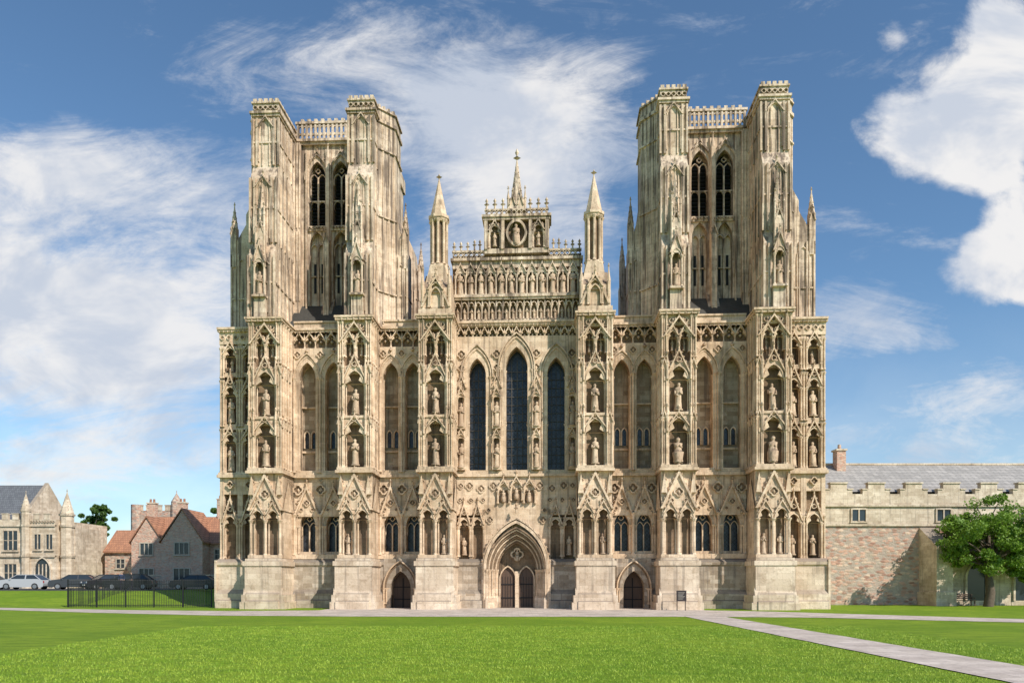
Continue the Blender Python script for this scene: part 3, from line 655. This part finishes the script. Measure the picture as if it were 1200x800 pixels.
def blades(name,N,x0,x1,y0,y1,h0,h1):
    x=rng.uniform(x0,x1,N); y=y0+(y1-y0)*rng.random(N)**1.3
    keep=~((x>9.6)&(x<12.05)); x=x[keep]; y=y[keep]; N=len(x)
    a=rng.uniform(0,math.pi,N); w=rng.uniform(.004,.009,N); h=rng.uniform(h0,h1,N); lx=rng.normal(0,.018,N); ly=rng.normal(0,.018,N)
    V=np.empty((N,3,3)); V[:,0]=np.stack([x-w*np.cos(a),y-w*np.sin(a),np.zeros(N)],1); V[:,1]=np.stack([x+w*np.cos(a),y+w*np.sin(a),np.zeros(N)],1); V[:,2]=np.stack([x+lx,y+ly,h],1)
    me=bpy.data.meshes.new(name); me.vertices.add(3*N); me.vertices.foreach_set('co',V.ravel()); me.loops.add(3*N); me.loops.foreach_set('vertex_index',np.arange(3*N,dtype=np.int32)); me.polygons.add(N)
    me.polygons.foreach_set('loop_start',np.arange(0,3*N,3,dtype=np.int32)); me.update(calc_edges=True)
    m,t,b,o=newmat('grass_blade'); c=t.mix(t.smooth(t.noise(o,1.5,4,.7),.4,.6),(.20,.34,.018),(.38,.49,.05)); t.link(c,b.inputs['Base Color']); b.inputs['Roughness'].default_value=.6
    me.materials.append(m); o=bpy.data.objects.new(name,me); sc.collection.objects.link(o)
blades('grass',150000,-14,15,-43,-22,.02,.055)

# ================================================================== SURROUNDINGS
def rubble(name,c1,c2,c3,bw=.35,bh=.16,mort=(.42,.37,.31)):
    m,t,b,o=newmat(name); v,s=wallvec(t,o)
    vn=t.node('ShaderNodeTexVoronoi'); t.link(t.mapping(v,(1/bw,1/bh,1)),vn.inputs['Vector']); vn.inputs['Scale'].default_value=1.0
    hs=t.node('ShaderNodeSeparateColor'); t.link(vn.outputs['Color'],hs.inputs[0])
    c=t.mix(t.smooth(hs.outputs[0],.1,.9),c1,c2); c=t.mix(t.smooth(hs.outputs[1],.55,.9,0,.8),c,c3)
    c=t.mix(t.smooth(vn.outputs['Distance'],.42,.62,0,.8),c,mort)
    c=t.mix(t.smooth(t.noise(o,.7,5,.7),.45,.68,0,.4),c,tuple(x*.6 for x in c3)); c=t.mix(t.smooth(t.noise(o,6,3,.7),.5,.75,0,.4),c,tuple(x*.55 for x in c2))
    t.link(c,b.inputs['Base Color']); b.inputs['Roughness'].default_value=.95; bump(t,b,t.math('SUBTRACT',t.noise(o,8,3),vn.outputs['Distance']),.7,.06); return m
M_RUB=rubble('rubble_red_sandstone',(.62,.38,.28),(.38,.215,.16),(.70,.55,.42),.46,.22)
M_BRK=rubble('old_red_brick',(.66,.385,.28),(.54,.29,.205),(.72,.53,.40),.3,.12,(.55,.43,.34))
M_GST=stone('grey_ashlar',(.84,.72,.57),(.66,.55,.42),(.25,.205,.165),.55,.7,.3,.26)
def roofmat(name,c1,c2,row=.3,w=.22):
    m,t,b,o=newmat(name); s=t.node('ShaderNodeSeparateXYZ'); t.link(o,s.inputs[0]); cb=t.node('ShaderNodeCombineXYZ'); t.link(t.math('ADD',s.outputs[0],t.math('MULTIPLY',s.outputs[1],.15)),cb.inputs[0]); t.link(s.outputs[2],cb.inputs[1])
    br=bricknode(t,cb.outputs[0],w,row,.02,c1,c2,tuple(x*.45 for x in c2)); c=t.mix(t.smooth(t.noise(o,1.5,5),.45,.7,0,.6),br.outputs['Color'],tuple(x*.6 for x in c1)); t.link(c,b.inputs['Base Color']); b.inputs['Roughness'].default_value=.8; bump(t,b,br.outputs['Fac'],-.5,.04); return m
M_TIL=roofmat('clay_tiles',(.50,.24,.135),(.36,.175,.105)); M_SLT=roofmat('slate',(.17,.18,.195),(.12,.125,.14)); M_STR=roofmat('stone_tiles',(.43,.40,.37),(.32,.30,.28),.33,.45)
M_WG=simple('window_glass_dark',(.03,.04,.05),.15); M_WF=simple('window_frame',(.48,.42,.34),.7)
def merlons(mb,x0,x1,y0,y1,z,w=.9,g=.6,h=.7,m=0):
    x=x0
    while x+w<=x1+.01: mb.box(x,x+w,y0,y1,z,z+h,m); mb.box(x-.05,x+w+.05,y0-.06,y1+.06,z+h,z+h+.1,m); x+=w+g
def window(mb,cx,y,z0,w,h,glass,frame,lights=2,tr=1):
    quad(mb,cx-w/2,cx+w/2,y-.01,z0,z0+h,glass)
    mb.box(cx-w/2-.12,cx-w/2,y-.1,y+.05,z0-.1,z0+h+.1,frame); mb.box(cx+w/2,cx+w/2+.12,y-.1,y+.05,z0-.1,z0+h+.1,frame)
    mb.box(cx-w/2,cx+w/2,y-.1,y+.05,z0+h,z0+h+.12,frame); mb.box(cx-w/2-.18,cx+w/2+.18,y-.16,y+.05,z0-.2,z0-.08,frame)
    for i in range(1,lights): x=cx-w/2+w*i/lights; mb.box(x-.05,x+.05,y-.08,y,z0,z0+h,frame)
    for i in range(1,tr+1): z=z0+h*i/(tr+1); mb.box(cx-w/2,cx+w/2,y-.06,y,z-.03,z+.03,frame)
# --- cloister range on the right
e=empty('cloister_range')
w_=MB('walls',[M_RUB,M_GST,M_WG,M_STR,M_WF])
w_.box(19,75,7,7.8,0,6.6,0); w_.box(19,75,6.96,7.8,6.6,9.0,1); w_.box(19,75,6.85,7.9,6.5,6.68,1); w_.box(19,75,6.8,7.9,8.1,8.25,1)
w_.box(19,75,7.0,7.5,9.0,9.15,1)
x=23.2
while x<72:
    w_.box(x,x+1.35,6.98,7.45,9.0,10.0,1); w_.box(x-.06,x+1.41,6.9,7.52,10.0,10.12,1); w_.box(x-.45,x,6.98,7.45,9.0,9.5,1); w_.box(x+1.35,x+1.8,6.98,7.45,9.0,9.5,1); w_.box(x-.5,x-.06,6.92,7.5,9.5,9.6,1); w_.box(x+1.41,x+1.86,6.92,7.5,9.5,9.6,1); x+=3.1
for cx in (28.6,35.6,42.5,50): window(w_,cx,6.95,6.95,1.1,.9,2,1,2,0)
w_.box(33.6,34.9,4.4,7,0,4.7,1); w_.pyz([(4.4,4.7),(7,4.7),(7,6.4)],33.6,34.9,1); w_.box(33.45,35.05,4.2,7,0,1.1,1)
w_.box(34.9,75,5.9,6.99,0,4.3,1); w_.pyz([(5.8,4.3),(7,4.3),(7,5.0)],34.9,75,1)
for cx in (37.6,41.5,45.5): opening(w_,cx-1,cx+1,.0,3.8,cx,1.5,.4,2.2,5.87,.02,1,1); o=outline(cx,1.5,.4,2.2); w_.add([(x_,5.86,z_) for x_,z_ in o],[list(range(len(o)))],2); arch(w_,cx,1.5,.4,2.2,.16,5.75,5.88,1,1)
w_.make(e)
r_=MB('roof',[M_STR,M_BRK,M_GST]); r_.pyz([(7.5,9.4),(13.5,12.55),(19.5,9.4)],18,75,0); r_.box(18,75,7.8,19,0,9.3,2); r_.box(18,75,13.3,13.7,12.5,12.68,2)
r_.box(29.0,29.8,12.0,12.9,11.3,13.6,1); r_.box(28.9,29.9,11.9,13,13.6,13.75,2); r_.cyl(29.4,12.45,13.75,14.2,.16,.14,8,1); r_.make(e)
# --- left hall
e=empty('stone_hall')
w_=MB('walls',[M_GST,M_BRK,M_WG,M_SLT])
w_.box(-85,-52.3,31,42,1,9.0,0); w_.box(-85,-52.3,30.85,31.2,8.2,8.4,0); w_.box(-85,-52.3,30.8,31.2,4.7,4.9,0)
merlons(w_,-84.8,-52.3,30.95,31.3,9.0,.7,.5,.6)
w_.pyz([(31.8,9.0),(36.5,13.6),(41.5,9.0)],-85,-56.9,3); w_.pyz([(31.5,9.0),(36.5,13.9),(41.7,9.0)],-56.9,-56.5,0)
w_.box(-52.3,-50.9,32.5,38,1,8.2,0); merlons(w_,-52.3,-50.9,32.45,32.8,8.2,.5,.4,.5)
for tx,ty,tr_,tz in ((-51.6,32.1,.72,9.8),(-55.6,30.9,.5,10.2),(-59.2,30.9,.35,9.9)):
    w_.cyl(tx,ty,1,tz,tr_,tr_,8,0)
    for zz in (4.8,8.3,tz-.2): w_.cyl(tx,ty,zz-.12,zz+.1,tr_*1.15,tr_*1.22,8,0)
    spire(w_,tx,ty,tz,tr_*1.02,tr_*3.4,8,0)
for cx in (-57.4,-61,-65): window(w_,cx,31,5.5,1.6,2.2,2,0,3,1); window(w_,cx,31,1.9,1.4,2,2,0,3,1)
for cx in (-54.3,-52.95): window(w_,cx,31,5.6,.7,1.7,2,0,2,0)
for q in range(9): foil(w_,-55+q*.32,30.86,30.98,8.75,.13,bust=False,n=10)
opening(w_,-55.0,-52.4,1.1,4.7,-53.7,1.7,1.9,3.3,30.97,.02,.8,0); o=outline(-53.7,1.7,1.9,3.3,.8); w_.add([(x_,30.96,z_) for x_,z_ in o],[list(range(len(o)))],2); arch(w_,-53.7,1.7,1.9,3.3,.15,30.8,31,.8)
for q in (-.42,0,.42): w_.box(-53.7+q-.04,-53.7+q+.04,30.85,30.95,1.9,3.9,0)
w_.make(e)
def house(name,x0,x1,y0,y1,zb,ze,zr,wm,rm,gables=(),chim=(),wins=(),hip=False):
    e=empty(name); w=MB('walls',[wm,M_WG,M_WF,M_GST]); r=MB('roof',[rm,wm,M_GST])
    w.box(x0,x1,y0,y1,zb,ze,0); ym=(y0+y1)/2
    w.pyz([(y0,ze),(y1,ze),(ym,zr-.12)],x0+.01,x0+.25,0); w.pyz([(y0,ze),(y1,ze),(ym,zr-.12)],x1-.25,x1-.01,0)
    t=.18
    for a,b in ((y0-.35,ym),(y1+.35,ym)): 
        zz=ze-.35*(zr-ze)/(ym-y0); r.pyz([(a,zz),(b,zr),(b,zr+t),(a,zz+t)],x0-.1,x1+.1,0)
    for cx,gw,gh,dy in gables:
        w.pxz([(cx-gw/2,zb),(cx+gw/2,zb),(cx+gw/2,ze),(cx,gh-.1),(cx-gw/2,ze)],y0-dy,y0+1,0)
        for sg in (-1,1): r.pxz([(cx,gh),(cx+sg*(gw/2+.25),ze-.2),(cx+sg*(gw/2+.25),ze),(cx,gh+.2)],y0-dy-.15,ym,0); 
        window(w,cx,y0-dy,ze-1.5,min(1.6,gw*.4),1.3,1,2,3,0); window(w,cx,y0-dy,zb+1.0,min(1.8,gw*.45),1.4,1,2,3,0)
    for cx,cy,zt in chim: r.box(cx-.5,cx+.5,cy-.4,cy+.4,ze,zt,1); r.box(cx-.58,cx+.58,cy-.48,cy+.48,zt,zt+.15,2); r.cyl(cx-.22,cy,zt+.15,zt+.6,.14,.12,8,0); r.cyl(cx+.22,cy,zt+.15,zt+.6,.14,.12,8,0)
    for cx,z,ww,hh in wins: window(w,cx,y0,z,ww,hh,1,2,2,1)
    w.make(e); r.make(e); return e
house('brick_house',-45.5,-33.0,35,43,1,6.6,9.8,M_BRK,M_TIL,gables=[(-43.3,3.6,9.5,1.0),(-38.6,4.8,10.3,2.2)],chim=[(-45.0,39,11.6),(-41,38.5,11.6),(-36.2,39,11.4),(-33.8,38.5,11)],wins=[(-41.1,2.2,.8,1.3),(-35.0,2.2,1.2,1.3),(-35,4.6,1.1,1.1)])
house('tiled_cottage',-51.5,-45.6,40,46,1,5.8,8.4,M_RUB,M_TIL,wins=[(-49.5,3.6,1,1.1),(-47.2,3.6,1,1.1)],chim=[(-46.3,43,9.6)])
e=empty('gatehouse'); w_=MB('walls',[M_RUB,M_GST,M_WG]); w_.box(-51.5,-46,48,54,1,11.6,0); merlons(w_,-51.5,-45.9,47.95,48.3,11.6,.8,.5,.7,1); w_.cyl(-51.5,48,1,12.4,.7,.7,8,0); w_.cyl(-46,48,1,12.8,.7,.7,8,0); spire(w_,-46,48,12.8,.7,1.2,8,0,cro=False); window(w_,-48.7,48,8.6,1.5,1.5,2,1); w_.make(e)
house('brick_house',-41.5,-30,48,55,1,8.6,11.6,M_RUB,M_TIL,gables=[(-39.0,3.6,12.0,.6),(-34.4,3.4,12.8,.6)],chim=[(-41,51,13.4),(-36.8,51,13.6),(-31,51,13)])
w_=MB('garden_wall',[M_RUB,M_GST]); w_.box(-52,-33,33,33.4,1,2.6,0); w_.box(-52,-33,32.95,33.45,2.6,2.72,1); w_.make()
# --- vegetation
def leafmat(name,a,b_):
    m,t,b,o=newmat(name); c=t.mix(t.smooth(t.noise(o,1.2,4,.7),.35,.65),a,b_); c=t.mix(t.smooth(t.noise(o,11,2),.4,.7,0,.5),c,tuple(x*1.5 for x in b_))
    t.link(c,b.inputs['Base Color']); b.inputs['Roughness'].default_value=.55
    tr=t.node('ShaderNodeBsdfTranslucent'); t.link(c,tr.inputs[0]); mx=t.node('ShaderNodeMixShader'); mx.inputs[0].default_value=.3; out=t.n['Material Output']
    t.link(b.outputs[0],mx.inputs[1]); t.link(tr.outputs[0],mx.inputs[2]); t.link(mx.outputs[0],out.inputs['Surface']); return m
M_LF=leafmat('leaves',(.10,.19,.02),(.20,.32,.035)); M_LF2=leafmat('leaves_dark',(.05,.11,.02),(.10,.18,.03)); M_BK=simple('bark',(.12,.09,.065),.95,.4,8)
def tree(name,x,y,z,H,R,trunk,nc=70,nl=260,leaf=.13,mat=M_LF,seed=1,flat=1.0):
    r=np.random.default_rng(seed); e=empty(name,(x,y,z)); tr=MB('trunk_and_limbs',[M_BK])
    cen=[]
    ch=(H-trunk)
    for i in range(nc):
        d=r.normal(size=3); d/=np.linalg.norm(d); q=r.random()**.45
        p=np.array([d[0]*R*q,d[1]*R*q,trunk+ch/2+d[2]*ch/2*q*flat]); 
        p[:2]*=1.0+.18*math.sin(3*math.atan2(p[1],p[0])+seed); cen.append(p)
    def limb(a,b,r0,r1):
        a=Vector(a);b=Vector(b);d=b-a;p=d.orthogonal().normalized();q=d.cross(p).normalized();vv=[]
        for c,rr in ((a,r0),((a+b)/2+Vector(r.normal(size=3)*.06*d.length),(r0+r1)/2),(b,r1)):
            for k in range(6): an=k*math.pi/3; vv.append(tuple(c+(p*math.cos(an)+q*math.sin(an))*rr))
        tr.add(vv,[(k+6*l,(k+1)%6+6*l,(k+1)%6+6*l+6,k+6*l+6) for l in (0,1) for k in range(6)])
    t0=R*.06+.05; fork=(r.normal()*.1,0,trunk*.95); limb((0,0,-.1),fork,t0*1.4,t0)
    top=(r.normal()*.3,r.normal()*.3,trunk+ch*.6); limb(fork,top,t0*.9,t0*.3)
    for p in cen[::3]: limb([f+(tt-f)*r.random()*.7 for f,tt in zip(fork,top)],p,t0*.42,.02)
    tr.make(e,True)
    pts=[]
    for p in cen:
        s=R*r.uniform(.12,.24); n=int(nl*r.uniform(.6,1.3)); g=r.normal(size=(n,3)); g/=np.linalg.norm(g,axis=1)[:,None]; pts.append(p+g*(r.random((n,1))**.5)*s*np.array([1,1,.75]))
    P=np.concatenate(pts); N=len(P); A=r.normal(size=(N,3)); A/=np.linalg.norm(A,axis=1)[:,None]; Bv=np.cross(A,r.normal(size=(N,3))); Bv/=np.linalg.norm(Bv,axis=1)[:,None]; s=leaf*r.uniform(.6,1.3,(N,1))
    V=np.stack([P-A*s,P+Bv*s*.55,P+A*s,P-Bv*s*.55],1); me=bpy.data.meshes.new('crown'); me.vertices.add(4*N); me.vertices.foreach_set('co',V.ravel()); me.loops.add(4*N); me.loops.foreach_set('vertex_index',np.arange(4*N,dtype=np.int32)); me.polygons.add(N); me.polygons.foreach_set('loop_start',np.arange(0,4*N,4,dtype=np.int32)); me.update(calc_edges=True)
    me.materials.append(mat); o=bpy.data.objects.new('crown',me); sc.collection.objects.link(o); o.parent=e; return e
tree('maple_tree',36.9,3.2,0,8.4,3.8,2.3,105,240,.12,M_LF,3)
tree('maple_tree',41.0,4.0,0,7.8,3.2,1.9,60,240,.12,M_LF,8)
tree('background_tree',-63.5,60,1,13.2,2.4,6,50,200,.2,M_LF2,11)
tree('yew_tree',-56.6,43.8,1,6.6,1.3,.6,40,200,.12,M_LF2,12)
tree('background_tree',-46,63,1,12.6,3.4,4,50,200,.22,M_LF2,14)
# --- iron railings
M_IR=simple('black_iron',(.015,.016,.017),.5)
f=MB('iron_railings',[M_IR])
x=-33.4
while x<-22.6: f.cyl(x,1.5,0,1.95,.018,None,5); f.octa(x,1.5,2.0,.035,.09); x+=.13
for z in (.15,1.72): f.box(-33.4,-22.6,1.48,1.52,z,z+.05)
for k in range(6): f.box(-33.45+k*2.16,-33.37+k*2.16,1.46,1.54,0,2.1)
y=1.6
while y<12.5: z=hgt(-33.4,y); f.cyl(-33.4,y,z,z+1.5,.018,None,5); y+=.2
for k in range(11): z0=hgt(-33.4,1.5+k); f.box(-33.42,-33.38,1.5+k,2.5+k,z0+1.4,z0+1.44)
f.make()
# --- parked cars
def car(x,y,rz,col,L_=4.3,H_=1.5):
    e=empty('parked_car',(x,y,hgt(x,y)+.02),rz)
    m,t,b,o=newmat('car_paint'); b.inputs['Base Color'].default_value=(*col,1); b.inputs['Roughness'].default_value=.38; b.inputs['Coat Weight'].default_value=.35
    h=L_/2; prof=[(-h,.35),(-h-.02,.6),(-h+.08,.86),(-h+.9,.98),(-.15*L_,1.0),(h-.5,1.0),(h-.06,.9),(h,.6),(h-.04,.34)]
    def wa(cx): return [(cx+.38*math.cos(a),.3+.38*math.sin(a)) for a in [math.pi*i/8 for i in range(9)]]
    prof+= [(h-.3,.24)]+wa(h-.78)+wa(-h+.8)+[(-h+.25,.24)]
    bd=MB('body',[m]); bd.pxz(prof,-.86,.86); ob=bd.make(e); bv=ob.modifiers.new('b','BEVEL'); bv.width=.07; bv.segments=3; bv.limit_method='ANGLE'
    g=MB('cabin_glass',[M_WG]); xa,xb,xc,xd=-.28*L_+.0,-.1*L_,.28*L_,.44*L_
    def fr(mb,z0,z1,x0,x1,x2,x3,w0,w1): mb.add([(x0,-w0,z0),(x3,-w0,z0),(x3,w0,z0),(x0,w0,z0),(x1,-w1,z1),(x2,-w1,z1),(x2,w1,z1),(x1,w1,z1)],[(0,1,5,4),(1,2,6,5),(2,3,7,6),(3,0,4,7),(4,5,6,7)])
    fr(g,.97,H_-.04,xa,xb,xc,xd,.8,.62); g.make(e)
    r=MB('roof',[m]); r.box(xb-.04,xc+.05,-.63,.63,H_-.06,H_); 
    for sg in (-1,1):
        for (p,q) in (((xa,.99),(xb,H_-.03)),((xd,.99),(xc,H_-.03)),((.1*L_,.99),(.1*L_,H_-.03))):
            a=Vector((p[0],sg*.81,p[1])); bb=Vector((q[0],sg*.63,q[1])); r.add([tuple(a+Vector((-.04,0,0))),tuple(a+Vector((.05,0,0))),tuple(bb+Vector((.05,0,0))),tuple(bb+Vector((-.04,0,0)))]+[tuple(v+Vector((0,sg*.03,0))) for v in (a+Vector((-.04,0,0)),a+Vector((.05,0,0)),bb+Vector((.05,0,0)),bb+Vector((-.04,0,0)))],[(0,1,2,3),(4,5,6,7),(0,1,5,4),(1,2,6,5),(2,3,7,6),(3,0,4,7)])
        r.box(xa+.15,xa+.3,sg*.86-.08,sg*.86+.08,.98,1.1)
    r.make(e)
    wl=MB('wheels',[simple('tyre',(.02,.02,.02),.8),simple('alloy',(.35,.35,.36),.4,metal=.6)])
    for cx in (h-.78,-h+.8):
        for sg in (-1,1):
            for rr,y0,y1,mm in ((.32,.68,.87,0),(.2,.8,.885,1)):
                vs=[(cx+rr*math.cos(2*math.pi*i/16),sg*yy,.32+rr*math.sin(2*math.pi*i/16)) for yy in (y0,y1) for i in range(16)]
                wl.add(vs,[(i,(i+1)%16,16+(i+1)%16,16+i) for i in range(16)]+[list(range(16,32))],mm)
    wl.make(e)
    lt=MB('lights_and_plate',[simple('lamp_clear',(.7,.7,.7),.1),simple('lamp_red',(.4,.02,.02),.2),simple('plate',(.7,.7,.6),.5)])
    for sg in (-1,1): lt.box(-h-.01,-h+.2,sg*.66-.14,sg*.66+.14,.66,.8,0); lt.box(h-.15,h+.01,sg*.7-.1,sg*.7+.1,.66,.86,1)
    lt.box(-h-.04,-h,-.26,.26,.42,.53,2); lt.make(e)
car(-48.6,20,.05,(.45,.46,.48)); car(-53.3,20.5,0,(.3,.3,.32)); car(-44.2,21,.25,(.04,.045,.055)); car(-40.2,19.5,.9,(.02,.02,.025)); car(-37.3,18.4,.15,(.012,.012,.015),4.4,1.55); car(-32.1,21,.1,(.03,.032,.04)); car(-41,26,.1,(.05,.05,.07))
# --- people beside the cars
def person(x,y,rz,shirt,pants,hair,ph):
    z=hgt(x,y)+.02
    J=[(0,0,.95),(0,0,1.15),(0,0,1.38),(0,0,1.5),(0,-.01,1.57),(0,-.01,1.68),(.19,0,1.4),(.26,.02,1.13),(.22,-.12,.9),(-.19,0,1.4),(-.26,.02,1.13),(-.2,-.1,.9),(.1,0,.9),(.11,-.06*ph,.5),(.12,.06*ph,.08),(.12,-.1+.06*ph,.04),(-.1,0,.9),(-.11,.06*ph,.5),(-.12,.12*ph,.08),(-.12,-.04+.12*ph,.04)]
    E=[(0,1),(1,2),(2,3),(3,4),(4,5),(2,6),(6,7),(7,8),(2,9),(9,10),(10,11),(0,12),(12,13),(13,14),(14,15),(0,16),(16,17),(17,18),(18,19)]
    Rr=[.15,.14,.17,.06,.09,.1,.07,.05,.04,.07,.05,.04,.1,.07,.05,.045,.1,.07,.05,.045]
    me=bpy.data.meshes.new('p'); me.from_pydata(J,E,[]); o=bpy.data.objects.new('tmp',me); sc.collection.objects.link(o)
    o.modifiers.new('s','SKIN'); 
    for v,rr in zip(me.skin_vertices[0].data,Rr): v.radius=(rr,rr*.8)
    me.skin_vertices[0].data[0].use_root=True
    sb=o.modifiers.new('u','SUBSURF'); sb.levels=2
    dg=bpy.context.evaluated_depsgraph_get(); me2=bpy.data.meshes.new_from_object(o.evaluated_get(dg)); bpy.data.objects.remove(o)
    for nm,c in (('shirt',shirt),('trousers',pants),('skin',(.45,.28,.2)),('hair',hair),('shoes',(.03,.03,.03))): me2.materials.append(simple(nm,c,.8))
    for p in me2.polygons:
        c=p.center; p.use_smooth=True
        p.material_index=4 if c.z<.1 else 1 if c.z<.95 and abs(c.x)<.19 else 2 if (c.z<1.0 or 1.47<c.z<1.64) else 3 if c.z>=1.64 or (c.z>1.6 and c.y>.03) else 0
    o=bpy.data.objects.new('person',me2); sc.collection.objects.link(o); o.location=(x,y,z); o.rotation_euler=(0,0,rz)
person(-36.6,15.4,.3,(.03,.05,.12),(.03,.03,.05),(.06,.04,.02),1); person(-35.8,15.6,-.8,(.05,.05,.06),(.02,.02,.03),(.1,.06,.03),-1)
# --- information board
e=empty('information_sign',(11.3,-4.9,0),.0); M_SG=simple('sign_dark',(.03,.02,.02),.5); M_TX=simple('sign_text',(.5,.46,.38),.6)
w_=MB('board',[M_SG,M_TX]); w_.box(-.33,.33,-.03,.03,.65,1.35,0); 
for i in range(6): w_.box(-.22,.22-.06*(i%3),-.036,-.03,1.2-i*.085,1.218-i*.085,1)
w_.make(e); w_=MB('posts',[M_SG]); w_.box(-.3,-.25,.03,.08,0,1.35); w_.box(.25,.3,.03,.08,0,1.35); w_.make(e)
# --- benches
for bx in (36.0,43.0):
    e=empty('park_bench',(bx,4.9,0)); w_=MB('seat',[M_WD])
    for i in range(4): w_.box(-.9,.9,-.25+i*.13,-.15+i*.13,.42,.46)
    w_.make(e); w_=MB('backrest',[M_WD])
    for i in range(3): w_.box(-.9,.9,.3,.33,.56+i*.14,.66+i*.14)
    w_.make(e); w_=MB('legs',[M_WD])
    for sx in (-.8,.8):
        for yy in (-.22,.27): w_.box(sx-.035,sx+.035,yy,yy+.06,0,.42 if yy<0 else .95)
        w_.box(sx-.035,sx+.035,-.25,.3,.6,.65)
    w_.make(e)

# ================================================================== WORLD
wd=bpy.data.worlds.new('World'); sc.world=wd; wd.use_nodes=True; t=NT(wd.node_tree); bg=t.n['Background']; out=t.n['World Output']
EL,AZ=math.radians(40),math.radians(42)
S=Vector((math.cos(EL)*math.sin(AZ),-math.cos(EL)*math.cos(AZ),math.sin(EL)))
sky=t.node('ShaderNodeTexSky'); sky.sky_type='NISHITA'; sky.sun_disc=False; sky.sun_elevation=EL; sky.sun_rotation=math.atan2(S.x,S.y); sky.air_density=1.0; sky.dust_density=.2; sky.ozone_density=1.0
tint=t.mix(1.0,sky.outputs[0],(.74,.94,1.05),'MULTIPLY')
t.link(tint,bg.inputs[0]); bg.inputs[1].default_value=.135
tc=t.node('ShaderNodeTexCoord'); sp=t.node('ShaderNodeSeparateXYZ'); t.link(tc.outputs['Generated'],sp.inputs[0])
yc=t.math('MAXIMUM',sp.outputs[1],.12); u=t.math('DIVIDE',sp.outputs[0],yc); v=t.math('DIVIDE',sp.outputs[2],yc)
cv=t.node('ShaderNodeCombineXYZ'); t.link(u,cv.inputs[0]); t.link(v,cv.inputs[1]); P=cv.outputs[0]
def blob(px,py,rx,ry,amp):
    a=t.math('MULTIPLY',t.math('SUBTRACT',u,(px-600)/880),880/rx); b=t.math('MULTIPLY',t.math('SUBTRACT',v,(680-py)/880),880/ry)
    d=t.math('SQRT',t.math('ADD',t.math('MULTIPLY',a,a),t.math('MULTIPLY',b,b)))
    return t.math('MULTIPLY',t.math('SUBTRACT',1.0,d,clamp=True),amp)
def total(bl):
    s=blob(*bl[0])
    for b in bl[1:]: s=t.math('ADD',s,blob(*b))
    return s
wis=total([(20,330,300,210,1.05),(160,430,230,150,1.0),(30,560,240,80,.65),(60,190,220,70,.5),(560,110,240,130,.8),(620,190,190,170,.65),(590,290,150,130,.7),(340,60,280,80,.45),(290,240,150,240,.35),(1010,370,150,70,.6),(1130,520,260,80,.5),(1180,440,150,60,.4),(-400,300,500,250,.8),(730,60,70,60,.3),(1050,250,120,200,.1)])
cum=total([(1110,150,120,90,1.1),(1195,80,120,110,1.3),(1170,320,100,62,1.2),(1240,290,120,80,1.2),(1050,45,60,50,.5),(1180,200,90,70,.5),(1500,200,250,160,1.1)])
nw=t.noise(t.mapping(P,(1.3,3.6,1),(3.1,.4,0),-.5),2.3,7,.68,1.0); nw2=t.noise(t.mapping(P,(1.2,2.6,1),(0,0,0),-.7),8,6,.72,.6)
nc=t.noise(t.mapping(P,(1,1.25,1),(.3,.2,0)),6.0,8,.62,.3)
dw=t.smooth(t.math('ADD',wis,t.math('ADD',t.math('MULTIPLY',t.math('SUBTRACT',nw,.5),1.9),t.math('MULTIPLY',t.math('SUBTRACT',nw2,.5),.9))),.06,1.0,0,.95)
dc=t.smooth(t.math('ADD',cum,t.math('MULTIPLY',t.math('SUBTRACT',nc,.5),1.7)),.26,.66)
haze=t.smooth(v,.0,.42,.34,0)
dens_=t.math('MAXIMUM',t.math('MAXIMUM',dw,dc),haze)
cs=t.mix(t.smooth(t.noise(t.mapping(P,(1,1.6,1),(.05,.1,0)),5,5,.6,.4),.38,.6),(.66,.72,.83),(.98,.97,.97)); 
b2=t.node('ShaderNodeBackground'); t.link(cs,b2.inputs[0]); b2.inputs[1].default_value=.9
mx=t.node('ShaderNodeMixShader'); t.link(dens_,mx.inputs[0]); t.link(bg.outputs[0],mx.inputs[1]); t.link(b2.outputs[0],mx.inputs[2]); t.link(mx.outputs[0],out.inputs['Surface'])
sl=bpy.data.lights.new('sun','SUN'); sl.energy=5.0; sl.angle=math.radians(.5); sl.color=(1,.935,.84); so=bpy.data.objects.new('sun',sl); sc.collection.objects.link(so); so.rotation_euler=S.to_track_quat('Z','Y').to_euler(); so.location=(40,-40,60)
# ================================================================== CAMERA
cd=bpy.data.cameras.new('camera'); cam=bpy.data.objects.new('camera',cd); sc.collection.objects.link(cam); cam.location=(0,-55,2.0); cam.rotation_euler=(math.radians(90),0,0)
cd.sensor_width=36; cd.lens=26.4; cd.shift_y=280/1200; cd.clip_end=8000; cd.clip_start=.1; sc.camera=cam
